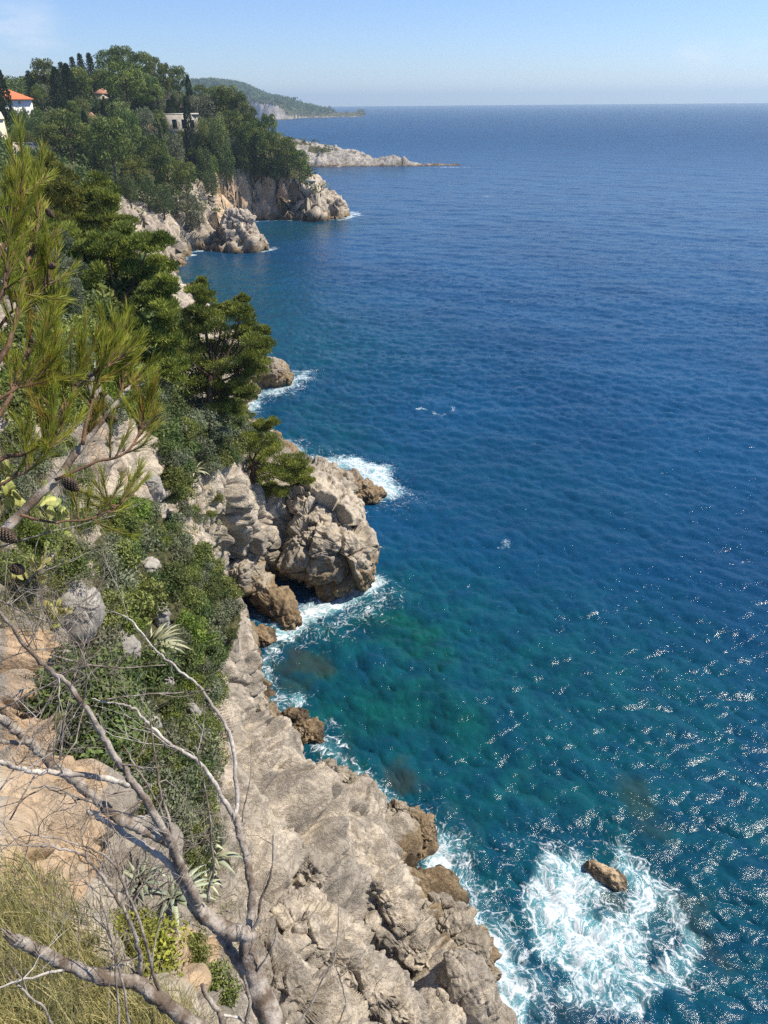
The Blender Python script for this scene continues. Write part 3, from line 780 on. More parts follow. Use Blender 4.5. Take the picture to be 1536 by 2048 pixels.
near_s = np.where(sr < 600)[0]
pw = np.stack([sx[near_s] * .35, sy[near_s] * .35, np.zeros(len(near_s))], 1)
sc_ = np.clip(sr[near_s] / 45, 1, 6)
wx_ = fbm(pw, 4) * 1.1 * sc_; wy_ = fbm(pw + 50, 4) * 1.1 * sc_
FOAM = [([(1150, 1760), (1120, 1820), (1180, 1900), (1240, 1880)], 2.0, 1.05), ([(1100, 1720), (1075, 1800), (1100, 1890), (1190, 1950), (1290, 1950)], 1.2, .92),
        ([(1250, 1700), (1320, 1780), (1380, 1880), (1350, 1960), (1260, 2000), (1140, 1990)], 1.1, .82), ([(1190, 1830)], 5.2, .68), ([(1300, 1850)], 2.8, .66), ([(1255, 1730), (1290, 1790), (1240, 1840)], 1.0, .9), ([(1190, 2010), (1260, 2040)], 1.6, .55), ([(1090, 1670), (1010, 1720)], 1.4, .5), ([(1230, 1680), (1150, 1690)], 1.6, .45),
        ([(868, 1690), (880, 1770), (935, 1825), (990, 1890), (1015, 1990), (1010, 2060)], 1.1, 1.02), ([(900, 1700), (930, 1790), (1010, 1880), (1060, 2000)], 2.3, .72), ([(850, 1640), (900, 1690)], 1.8, .62), ([(910, 1780)], 1.0, .9),
        ([(840, 1660), (760, 1590), (680, 1520), (610, 1450), (550, 1400), (525, 1320)], 1.2, .72), ([(590, 1400)], 1.1, .85), ([(650, 1450)], 1.0, .6), ([(545, 1290), (525, 1330)], 1.0, .7),
        ([(560, 1270), (620, 1220), (690, 1195), (745, 1165)], 1.5, 1.08), ([(600, 1260), (680, 1240), (760, 1190)], 3.0, .64), ([(500, 1225), (560, 1255)], 1.2, .7), ([(745, 1130), (750, 1080)], 1.2, .5), ([(690, 1180), (740, 1170)], .9, 1.1),
        ([(640, 925), (700, 925), (750, 945), (775, 985)], 2.4, 1.05), ([(660, 920), (760, 970), (790, 1000)], 4.0, .55), ([(720, 1035), (700, 1060)], 1.4, .5),
        ([(575, 885), (590, 905)], 2.2, .95), ([(480, 830), (500, 800)], 2.6, .9), ([(520, 790), (570, 770), (600, 755)], 2.8, .85), ([(600, 745)], 3.0, .75), ([(500, 800), (540, 790), (590, 780)], 2.6, .62),
        ([(340, 528), (375, 510), (410, 495)], 1.5, .95), ([(420, 490), (450, 492), (480, 500), (530, 504), (545, 497)], 1.8, .92), ([(490, 445), (560, 440), (600, 440)], 1.4, .72), ([(610, 441), (690, 439), (712, 427)], 2.0, 1.0), ([(705, 425)], 4.0, .9),
        ([(620, 334), (720, 333), (810, 332)], 2.2, .62), ([(860, 334), (935, 335)], 3.0, .9), ([(905, 332)], 3.0, .8), ([(500, 243), (590, 241)], 9.0, .75), ([(600, 231), (700, 231)], 6.0, .8),
        ([(832, 816), (848, 819)], .45, .9), ([(872, 824), (888, 827)], .4, .8), ([(900, 818), (912, 815)], .5, .6), ([(1308, 1011), (1320, 1013)], .3, .7), ([(1330, 985), (1360, 985)], .35, .5), ([(1247, 1028), (1250, 1030)], .3, .65), ([(1015, 602), (1050, 606)], .9, .6), ([(965, 392), (985, 393)], 1.6, .75), ([(1495, 1125), (1515, 1122)], .3, .65), ([(1010, 1085), (1005, 1095)], .3, .7), ([(1065, 890)], .5, .6)]
foam = np.zeros(len(sx)); foam[near_s] = sea_mask(FOAM, sx[near_s] + wx_ * .5, sy[near_s] + wy_ * .5)
# thin drifting scraps of foam on steep crests
crest = sstep(.20, .34, wz + .10 * perlin(np.stack([sx * .05, sy * .05, sx * 0 + 9], 1))) * (sr < 160)
foam = np.maximum(foam, .38 * crest)
SUB = [([(590, 1320), (640, 1330)], 1.6, 1.0), ([(780, 1545), (830, 1560)], 1.0, 1.0), ([(1270, 1590), (1300, 1640)], 1.6, .6), ([(1360, 1830), (1400, 1900)], 1.6, .75), ([(1220, 1800), (1240, 1830)], .9, .9), ([(690, 1470), (700, 1500)], 1.2, .5), ([(900, 1620), (930, 1640)], 1.6, .45), ([(1140, 2020), (1180, 2040)], 1.6, .55), ([(560, 1360), (600, 1370)], 1.4, .6), ([(1060, 2030)], 1.5, .5), ([(1050, 1560), (1100, 1600)], 2.2, .3)]
sub = np.zeros(len(sx)); sub[near_s] = sea_mask(SUB, sx[near_s] + wx_, sy[near_s] + wy_)
SHAL = [([(790, 1250), (850, 1290)], 3.5, 1.0), ([(700, 1420), (820, 1400), (920, 1450)], 4.5, .85), ([(900, 1560), (1100, 1560), (1250, 1650)], 7.0, .65), ([(1000, 1800), (1200, 1800), (1400, 1900)], 6.0, .55), ([(640, 1300), (740, 1600), (900, 1800)], 6.0, .7), ([(1000, 1350), (1250, 1420)], 11.0, .6), ([(1300, 1600), (1500, 1750)], 9.0, .5), ([(800, 1200), (900, 1250)], 7.0, .6),
        ([(380, 560), (440, 600), (530, 700)], 22.0, .55), ([(500, 470), (640, 450)], 16.0, .5), ([(620, 820), (650, 900)], 8.0, .45), ([(640, 345), (800, 345)], 20.0, .35), ([(950, 960), (1050, 1000)], 14.0, .18)]
shal = np.zeros(len(sx)); shal[near_s] = sea_mask(SHAL, sx[near_s] + wx_ * 1.5, sy[near_s] + wy_ * 1.5)
lod = sstep(30, 900, sr)
sea_me = mesh_np('sea', SV, grid_quads(nr, na), None, True, {'foam': foam, 'shallow': shal, 'sub': sub, 'lod': lod})


def mat_sea():
    t = NT('sea_water'); p = t.pos()
    flat = t.n('VectorMath', {0: p, 1: (1, 1, 0)}, operation='MULTIPLY').outputs[0]
    foam, sh, sb, ld = t.attr('foam'), t.attr('shallow'), t.attr('sub'), t.attr('lod')
    big = t.noise(flat, .035, 4)
    deep = t.mix(t.step(big, .35, .65), DEEP_A, DEEP_B)
    mott = t.noise(flat, .5, 5, .6)
    teal = t.mix(t.step(mott, .35, .65), TEAL_A, TEAL_B)
    c = t.mix(t.math('MULTIPLY', sh, t.math('ADD', .75, t.math('MULTIPLY', mott, .5)), clamp=True), deep, teal)
    c = t.mix(t.math('MULTIPLY', t.step(t.math('ADD', sb, t.math('MULTIPLY', t.math('SUBTRACT', mott, .5), 1.0)), .25, .95), .5), c, (.042, .036, .017))
    aer = t.math('MULTIPLY', t.step(foam, .55, 1.05), .8)
    c = t.mix(aer, c, (.12, .34, .37))
    # lacy foam threads
    dn = t.n('TexNoise', {'Vector': flat, 'Scale': .55, 'Detail': 5}).outputs['Color']
    dv = t.n('VectorMath', {0: dn, 1: (.5, .5, .5)}, operation='SUBTRACT').outputs[0]
    dv = t.n('VectorMath', {0: dv, 'Scale': 2.6}, operation='SCALE').outputs[0]
    fv = t.n('VectorMath', {0: flat, 1: dv}, operation='ADD').outputs[0]
    fv = t.n('VectorMath', {0: fv, 1: (1, 1, 0)}, operation='MULTIPLY').outputs[0]
    v1 = t.n('TexVoronoi', {'Vector': fv, 'Scale': 1.15}, feature='DISTANCE_TO_EDGE').outputs['Distance']
    v2 = t.n('TexVoronoi', {'Vector': fv, 'Scale': 2.9}, feature='DISTANCE_TO_EDGE').outputs['Distance']
    l1 = t.math('SUBTRACT', 1.0, t.step(v1, .0, .09)); l2 = t.math('SUBTRACT', 1.0, t.step(v2, .0, .14))
    def ridge(sc, det):
        n_ = t.noise(fv, sc, det, .6, .25)
        return t.math('SUBTRACT', 1.0, t.step(t.math('ABSOLUTE', t.math('SUBTRACT', n_, .5)), .0, .085))
    r1, r2, r3 = ridge(.9, 4), ridge(2.4, 4), ridge(6.0, 3)
    fz = t.noise(fv, 7.0, 6, .7); fz2 = t.noise(flat, .9, 5, .6)
    web = t.math('ADD', t.math('ADD', t.math('MULTIPLY', r1, .19), t.math('MULTIPLY', r2, .17)), t.math('ADD', t.math('MULTIPLY', r3, .12), t.math('ADD', t.math('MULTIPLY', l1, .20), t.math('MULTIPLY', l2, .17))))
    tt = t.math('ADD', web, t.math('ADD', t.math('MULTIPLY', fz, .45), t.math('MULTIPLY', t.math('SUBTRACT', fz2, .5), .55)))
    thr = t.math('SUBTRACT', 1.16, t.math('MULTIPLY', foam, .84))
    al = t.step(t.math('SUBTRACT', tt, thr), -.10, .40)
    al = t.math('MULTIPLY', al, t.step(foam, .08, .3))
    ripple = t.math('ADD', t.noise(mapped(t, flat, (1.0, 1.6, 1), (0, 0, .4)), 2.6, 6, .6, .4), t.math('MULTIPLY', t.noise(flat, 9, 3, .55), .16))
    mid_ = t.noise(mapped(t, flat, (.22, .75, 1), (0, 0, -.12)), 1.0, 6, .62, .5)
    ripple = t.math('ADD', t.math('ADD', ripple, t.math('MULTIPLY', t.noise(flat, 23, 3, .6), .03)), t.math('MULTIPLY', mid_, t.math('ADD', .2, t.math('MULTIPLY', ld, 6.0))))
    bm = t.n('Bump', {'Height': ripple, 'Strength': .5, 'Distance': .12})
    rough = t.math('ADD', .13, t.math('MULTIPLY', ld, .27))
    wtr = t.n('BsdfPrincipled', {'Base Color': c, 'Roughness': rough, 'IOR': 1.33, 'Specular IOR Level': .32, 'Normal': bm.outputs[0]})
    fbump = t.n('Bump', {'Height': tt, 'Strength': .3, 'Distance': .12})
    fo = t.n('BsdfPrincipled', {'Base Color': (.62, .66, .67), 'Roughness': .8, 'Normal': fbump.outputs[0], 'Specular IOR Level': .2})
    return t.done(t.n('MixShader', {0: al, 1: wtr.outputs[0], 2: fo.outputs[0]}))


DEEP_A, DEEP_B = (.003, .042, .108), (.004, .056, .135)
TEAL_A, TEAL_B = (.002, .040, .041), (.004, .076, .066)
M['sea'] = mat_sea()
tag(obj('sea', sea_me, M['sea']), 'deep blue wind-rippled sea turning teal by the rocks', 'sea', kind='structure')

# ------------------------------------------------------------------ rocks standing in or beside the water
import bmesh
_ico = {}


def ico(sub):
    if sub not in _ico:
        bm = bmesh.new(); bmesh.ops.create_icosphere(bm, subdivisions=sub, radius=1)
        v = np.array([q.co[:] for q in bm.verts]); f = np.array([[q.index for q in x.verts] for x in bm.faces]); bm.free()
        _ico[sub] = (v, f)
    return _ico[sub]


def rot_m(ax, ay, az):
    return np.array(Matrix.Rotation(az, 3, 'Z') @ Matrix.Rotation(ay, 3, 'Y') @ Matrix.Rotation(ax, 3, 'X'))


def rock(name, c, radii, rot, label, cat, mat, seed, sub=6, rough=1.0, square=.35, group=None, R=None):
    v, f = ico(sub)
    r = np.array(radii); s = r.mean()
    # squarer than an ellipsoid
    p = np.sign(v) * np.abs(v) ** (1 - square); p = p / np.linalg.norm(p, axis=1)[:, None] * (1 - square * .3 + square * .3 / np.abs(v).max(1)[:, None])
    nrm = unit(v / r)
    V = p * r
    off = seed * 13.7
    q = V / s
    fa_, ea_ = facets(q * 1.15 + off); fb_, eb_ = facets(q * 3.0 + off)
    d = .30 * fa_ - .10 * (1 - sstep(0, .09, ea_)) + .10 * fb_ - .05 * (1 - sstep(0, .1, eb_)) + .16 * fbm(q * 1.1 + off, 4) + .07 * fbm(q * 3.2 + off, 4, ridged=True) - .05
    V = V + nrm * (d * s * rough)[:, None]
    V = V @ (rot_m(*rot) if R is None else R).T
    me = mesh_np(name, V, None, f, True, {'veg': np.zeros(len(V)), 'ochre': np.full(len(V), .12)})
    o = obj(name, me, M[mat], None, c)
    return tag(o, label, cat, group)


R_ = math.radians
rock('sea_rock', P(632, 1018, z=4.2), (3.2, 4.4, 2.6), (R_(18), R_(12), R_(20)), 'large pale limestone slab under the low pine, above the sea cave', 'rock', 'rock', 1, 7)
rock('sea_rock', P(655, 1112, z=2.2), (3.5, 2.6, 2.9), (R_(-12), R_(16), R_(-10)), 'big cracked limestone block overhanging the sea cave and white surf', 'rock', 'rock', 2, 7)
rock('sea_rock', P(705, 1105, z=1.6), (1.5, 1.7, 1.9), (0, R_(20), R_(30)), 'rounded seaward end of the cracked block by the cave', 'rock', 'rock', 3, 6)
rock('sea_rock', P(542, 1205, z=.5), (3.5, 1.1, 1.15), (R_(10), R_(14), R_(-42)), 'long wet brown boulder lying in front of the sea cave', 'rock', 'rock', 4, 6)
rock('sea_rock', P(487, 1150, z=2.4), (1.5, 1.3, 1.6), (R_(10), 0, R_(30)), 'brown rounded rock wedged left of the sea cave mouth', 'rock', 'rock', 5, 6)
rock('sea_rock', P(672, 975, z=1.1), (2.6, 1.7, 1.9), (0, R_(18), R_(-22)), 'pale ridged rock sticking out beyond the slab into the surf', 'rock', 'rock', 6, 6)
rock('sea_rock', P(725, 990, z=.3), (1.9, 1.4, 1.0), (0, R_(10), R_(-10)), 'low flat brown ledge at the end of the ridged rock', 'rock', 'rock', 7, 6)
rock('sea_rock', P(727, 973, z=1.1), (.85, .75, .65), (0, 0, R_(20)), 'small block perched on the low brown ledge', 'rock', 'rock', 8, 5)
rock('sea_rock', P(545, 752, z=.9), (2.4, 2.2, 2.4), (0, R_(20), R_(10)), 'brown rock nosing into the sea beyond the big spiky pine', 'rock', 'rock', 9, 6)
rock('sea_rock', P(1213, 1752, z=.05), (1.05, .42, .50), (0, R_(4), R_(-35)), 'lone tan rock ringed by a wide patch of white foam', 'rock', 'rock_tan', 10, 6, .55)
rock('sea_rock', P(592, 1432, z=0.0), (.95, .5, .42), (0, 0, R_(-15)), 'small brown rock awash at the foot of the pale wall', 'rock', 'rock', 11, 5)
rock('sea_rock', P(522, 1272, z=.1), (1.2, .8, .6), (0, 0, R_(-40)), 'low brown rock awash between the wall and the long boulder', 'rock', 'rock', 12, 5)
rock('sea_rock', P(878, 1790, z=.05), (.5, .35, .3), (0, 0, 0), 'little wet rock half buried in surf below the pale slab', 'rock', 'rock', 13, 5)
rock('sea_rock', P(484, 470, z=3.0), (4.2, 3.4, 6.2), (R_(6), R_(-22), R_(20)), 'steep pale rock fin at the cove mouth below the headland', 'rock', 'headland', 14, 6)
rock('sea_rock', P(508, 488, z=1.2), (3.4, 2.6, 2.6), (0, R_(15), R_(-10)), 'lower seaward toe of the rock fin at the cove mouth', 'rock', 'headland', 15, 6)
rock('sea_rock', P(655, 412, z=2.4), (7.0, 4.5, 4.2), (0, R_(22), R_(-15)), 'sloping grey rock at the tip of the wooded headland', 'rock', 'headland', 16, 6)
rock('sea_rock', P(570, 425, z=1.0), (3.0, 2.4, 2.2), (0, 0, R_(30)), 'dark boulder at the mouth of the hollow in the headland cliff', 'rock', 'headland', 17, 5)
rock('sea_rock', P(938, 1995, z=5.5), (1.0, .95, 2.1), (R_(-14), R_(-10), R_(25)), 'pale pointed rock at the bottom edge in front of the brown toe', 'rock', 'cliff', 18, 6, .42, .15)
rock('sea_rock', P(868, 2040, z=6.0), (1.0, .9, .9), (0, 0, R_(40)), 'pale rounded rock left of the pointed one at the bottom edge', 'rock', 'cliff', 19, 6, .42, .15)
rock('sea_rock', P(965, 2058, z=4.2), (1.2, 1.0, .9), (0, 0, R_(10)), 'pale low rock right of the pointed one at the bottom edge', 'rock', 'cliff', 20, 6, .42, .15)


def on_cliff(px, py, sink=0.0):
    h, n = hit(bvh_c, px, py)
    return None if h is None else h - np.array([0, 0, sink])


def slab_block(px, py, radii, turn, label, seed, sink=.3, sub=6, rough=1.15):
    sink = sink - .28; sub = 7 if radii[0] > 1.2 else 6
    h, n = hit(bvh0, px, py)
    if n @ ray(px, py) > 0: n = -n
    ax = e1 - n * (e1 @ n); ax = unit(ax); ay = np.cross(n, ax); t_ = R_(turn)
    x_ = ax * math.cos(t_) + ay * math.sin(t_); y_ = np.cross(n, x_)
    rock('rock_block', h - n * radii[2] * sink, radii, None, label, 'rock', 'cliff', seed, sub, rough, .45, 'blocks of the pale slab', np.stack([x_, y_, n], 1))


slab_block(622, 1478, (1.5, 1.0, 1.0), 10, 'squarish block at the top of the pale slab beside the small surf rock', 51)
slab_block(690, 1572, (1.7, .95, .9), 0, 'long pale block below the squarish one on the edge of the slab', 52)
slab_block(812, 1655, (1.7, .95, 1.15), 5, 'pale block with a dark hollow under it at the waterline', 53)
slab_block(700, 1725, (2.9, 1.7, 1.35), 0, 'biggest grey-brown bulge in the middle of the pale slab', 54, .45, 7)
slab_block(603, 1632, (.75, .65, .8), 20, 'knob of rock standing on the upper left of the slab', 55)
slab_block(592, 1742, (.85, .7, .9), -20, 'pale knob at the left end of the long dark cleft', 56)
slab_block(925, 1895, (2.1, 1.45, 1.5), 10, 'brown stained toe of the slab jutting into the surf', 57, .5, 7)
slab_block(790, 1850, (1.9, 1.1, .9), -8, 'grey slab block between the big bulge and the brown toe', 58, .4)
slab_block(650, 1895, (2.0, 1.2, .8), 8, 'pale ribbed block below the long dark cleft', 59, .45)
slab_block(760, 1985, (1.7, 1.1, .8), 0, 'pale block near the bottom edge left of the pointed rock', 60, .45)
slab_block(545, 1545, (1.3, .7, .8), 15, 'narrow block at the foot of the bushes on the upper slab', 61, .4)
slab_block(500, 1400, (1.6, 1.0, .7), 40, 'smooth pale buttress of the wall beside the thicket', 62, .5)
slab_block(540, 1690, (1.0, .7, .6), 0, 'small pale block near the right-hand dead stem', 63, .4)
slab_block(585, 1985, (1.3, .9, .6), 12, 'pale crumbly block just right of the dead trunk', 64, .45)


def boulder(px, py, rpx, shape, rot, label, seed, sub=5, square=.35):
    h = on_cliff(px, py + rpx * .3)
    d = pix(h)[2]; r = rpx * d / F
    rock('boulder', h + np.array([0, 0, -r * .12]), [r * q for q in shape], rot, label, 'boulder', 'boulder', seed, sub, .6, square, 'boulders in the slope thicket')


boulder(140, 1205, 62, (.85, .9, 1.15), (R_(5), R_(10), R_(20)), 'biggest pale grey boulder, just below the prickly pear pads', 31, 6, .5)
boulder(297, 1130, 32, (.8, .9, 1.0), (0, R_(10), R_(10)), 'grey boulder in the upper thicket with bushes on both sides', 32)
boulder(318, 1172, 16, (.8, .8, 1.2), (0, R_(-10), R_(30)), 'small grey boulder just under the upper thicket boulder', 33)
boulder(322, 1222, 22, (.7, .8, 1.3), (0, 0, R_(20)), 'narrow grey boulder right of the yellow-green cactus clump', 34)
boulder(250, 1290, 36, (.75, .9, 1.2), (R_(10), 0, R_(40)), 'grey boulder left of the big pale agave clump', 35)
boulder(285, 1440, 30, (1.1, .8, .8), (0, R_(20), 0), 'grey boulder behind the forked dead branches mid slope', 36)
boulder(325, 1360, 28, (.8, .8, 1.1), (0, 0, R_(15)), 'grey boulder at the foot of the big agave clump', 37)
boulder(385, 1420, 22, (.6, .8, 1.3), (0, 0, R_(60)), 'slim grey boulder at the right side of the lower thicket', 38)
boulder(305, 970, 26, (.8, .8, 1.2), (0, 0, R_(10)), 'pale block at the foot of the white bluff', 39)

# ------------------------------------------------------------------ foliage builders
def clump(mb, c, r, n, L, W, flat=.65, up=.5, tone=None, shell=.55, upper=-.35, spiky=0.0):
    """a pad of leaves: leaves sit through the outer part of an ellipsoid and point outwards and up"""
    d = rand_dirs(int(n * 1.6)); d = d[d[:, 2] > upper][:n]; n = len(d)
    rad = (shell + (1 - shell) * RNG.random(n) ** .6)[:, None]
    pos = c + d * rad * np.array([r, r, r * flat])
    tg = side_of(d)
    dirs = unit(d * .35 + tg * .8 + np.array([0, 0, up * .7]) + RNG.normal(size=(n, 3)) * .25)
    sd_ = unit(np.cross(dirs, d) + RNG.normal(size=(n, 3)) * .28)
    if spiky:
        k_ = RNG.random(n) < spiky
        alt = unit(d * .75 + np.array([0, 0, up]) + RNG.normal(size=(n, 3)) * .3)
        dirs = np.where(k_[:, None], alt, dirs); sd_ = np.where(k_[:, None], side_of(alt), sd_)
    t0 = RNG.uniform(.08, .80) if tone is None else tone
    a = np.clip(t0 + RNG.normal(size=n) * .18, 0, .84)
    mb.leaves(pos, dirs, sd_, L * RNG.uniform(.7, 1.3, n), W * RNG.uniform(.7, 1.3, n), a)


def limb(mb, a, b, r0, r1, sag=.1, sides=5, n=6):
    a = np.asarray(a, float); b = np.asarray(b, float)
    L_ = np.linalg.norm(b - a)
    mid = (a + b) / 2 + RNG.normal(size=3) * L_ * .06 + np.array([0, 0, -sag * L_])
    mb.tube(smooth_path([a, mid, b], n), np.linspace(r0, r1, n), sides, .5, False)


def make_far_tree(kind, seed):
    """unit tree: height 1, returns trunk mesh, crown mesh, crown width"""
    global RNG
    RNG = np.random.default_rng(seed)
    tr = MB(); cr = MB()
    if kind == 'pine':
        lean = RNG.normal(size=2) * .05
        tp = smooth_path([[0, 0, -.08], [lean[0] * .5, lean[1] * .5, .25], [lean[0], lean[1], .5], [lean[0], lean[1], .78]], 9)
        tr.tube(tp, np.linspace(.028, .01, 9), 6)
        n = 22
        for i in range(n):
            u = (i + .5) / n; an = i * 2.4 + RNG.uniform(-.4, .4); z = .42 + .5 * u + RNG.uniform(-.04, .04)
            R = .34 * math.sqrt(max(.02, 1 - ((z - .55) / .42) ** 2)) * RNG.uniform(.65, 1.1)
            c = np.array([math.cos(an) * R + lean[0], math.sin(an) * R + lean[1], z])
            limb(tr, [lean[0], lean[1], z - .14], c, .009, .003, 0)
            clump(cr, c, RNG.uniform(.11, .175), 170, .046, .022, .6, .6)
        wd = .8
    elif kind == 'fir':
        tr.tube([[0, 0, -.05], [0, 0, .95]], [.022, .004], 5)
        for i in range(40):
            z = .12 + .85 * (i / 40); R = .24 * (1 - z) ** .8 + .012; an = i * 2.4
            k = 2
            for j in range(k):
                a2 = an + j * 3.1; c = np.array([math.cos(a2) * R * .7, math.sin(a2) * R * .7, z])
                clump(cr, c, R * .55 + .015, 26, .05, .022, .35, .0)
        wd = .5
    elif kind == 'cypress':
        tr.tube([[0, 0, -.05], [0, 0, .9]], [.02, .004], 5)
        n = 2400; z = .02 + .97 * RNG.random(n); an = RNG.random(n) * 6.283
        prof = np.interp(z, [0, .06, .25, .5, .75, .92, 1], [.05, .085, .105, .10, .075, .035, .004]) * (1 + .25 * np.sin(an * 3 + z * 17 + seed) * .5 + .25 * (RNG.random(n) - .5))
        rad = prof * (.55 + .45 * RNG.random(n) ** .5)
        pos = np.stack([np.cos(an) * rad, np.sin(an) * rad, z], 1)
        d = unit(np.stack([np.cos(an) * .25, np.sin(an) * .25, np.ones(n)], 1) + RNG.normal(size=(n, 3)) * .18)
        a = np.clip(.45 + .25 * np.sin(an * 5 + z * 23) + RNG.normal(size=n) * .15, 0, .84)
        cr.leaves(pos, d, side_of(d), .045, .018, a)
        wd = .22
    elif kind == 'broad':
        tr.tube(smooth_path([[0, 0, -.1], [.01, 0, .2], [0, .02, .5]], 6), np.linspace(.04, .015, 6), 6)
        n = 26
        for i in range(n):
            u = (i + .5) / n; an = i * 2.4; z = .16 + .68 * u
            R = .36 * math.sqrt(max(.03, 1 - ((z - .45) / .48) ** 2)) * RNG.uniform(.6, 1.05)
            c = np.array([math.cos(an) * R, math.sin(an) * R, z])
            limb(tr, [0, 0, max(.1, z - .25)], c, .010, .003, 0)
            clump(cr, c, RNG.uniform(.13, .20), 150, .042, .026, .85, .25, None, .5, -.7)
        wd = .9
    else:   # bare
        def grow(p, d, L_, r, depth):
            q = p + d * L_
            tr.tube(smooth_path([p, (p + q) / 2 + RNG.normal(size=3) * L_ * .06, q], 4), np.linspace(r, r * .6, 4), 4, .5, False)
            if depth == 0: return
            for _ in range(3):
                nd = unit(d + RNG.normal(size=3) * .42 + np.array([0, 0, .12]))
                grow(q, nd, L_ * RNG.uniform(.62, .82), r * .6, depth - 1)
        for _ in range(3):
            grow(np.array([0, 0, -.05]), unit(np.array([RNG.normal() * .25, RNG.normal() * .25, 1])), .33, .02, 4)
        wd = .9
        return tr.mesh('trunk'), None, wd
    return tr.mesh('trunk'), cr.mesh('crown', False), wd


ARCH = {}
for kd, nv in (('pine', 5), ('fir', 2), ('cypress', 3), ('broad', 4), ('bare', 2)):
    ARCH[kd] = [make_far_tree(kd, 100 + 7 * i + len(kd)) for i in range(nv)]
RNG = np.random.default_rng(5)
KINDMAT = {'pine': ('pine', 'pine_far', 'pine_tree'), 'dome': ('pine', 'pine', 'pine_tree'), 'fir': ('fir', 'cypress', 'conifer'), 'cypress': ('cypress', 'cypress', 'cypress_tree'), 'broad': ('broad', 'dark_leaf', 'leafy_tree'),
           'light': ('broad', 'broad', 'leafy_tree'), 'olive': ('broad', 'olive', 'leafy_tree'), 'bright': ('broad', 'maquis_bright', 'leafy_tree'), 'bare': ('bare', 'bare', 'bare_tree')}
_cr_cache = {}


def hit_land(px, py):
    h, n = hit(bvh_h, px, py); c, n2 = hit(bvh_c, px, py)
    if h is None: return c
    if c is None: return h
    return h if np.linalg.norm(h - CAM) < np.linalg.norm(c - CAM) else c


def far_tree(kind, px, ytop, ybase, wpx, label, group=None, base=None):
    arch, mat, name = KINDMAT[kind]
    b = hit_land(px, ybase) if base is None else base
    if b is None: return None
    d = pix(b)[2]; H = (pix(b)[1] - ytop) * d / F * 1.06
    i = int(RNG.integers(len(ARCH[arch]))); tm, cm, wd = ARCH[arch][i]
    sxy = wpx * d / F / wd * (.88 if kind in ('pine', 'broad', 'light', 'olive', 'dome') else 1.0)
    root = empty(name, b - np.array([0, 0, .2]), label, {'pine_tree': 'pine tree', 'cypress_tree': 'cypress', 'conifer': 'conifer'}.get(name, 'tree'), group)
    root.scale = (sxy * float(RNG.uniform(.92, 1.08)), sxy, H); root.rotation_euler = (0, 0, float(RNG.uniform(0, 6.28)))
    key = (arch, i, 't', mat)
    if key not in _cr_cache:
        a = tm.copy(); a.materials.append(M['bare'] if arch == 'bare' else M['bark_far']); _cr_cache[key] = a
        if cm is not None:
            b2 = cm.copy(); b2.materials.append(M[mat]); _cr_cache[(arch, i, 'c', mat)] = b2
    obj('trunk' if arch != 'bare' else 'branches', _cr_cache[key], None, root)
    if cm is not None: obj('crown', _cr_cache[(arch, i, 'c', mat)], None, root)
    return root


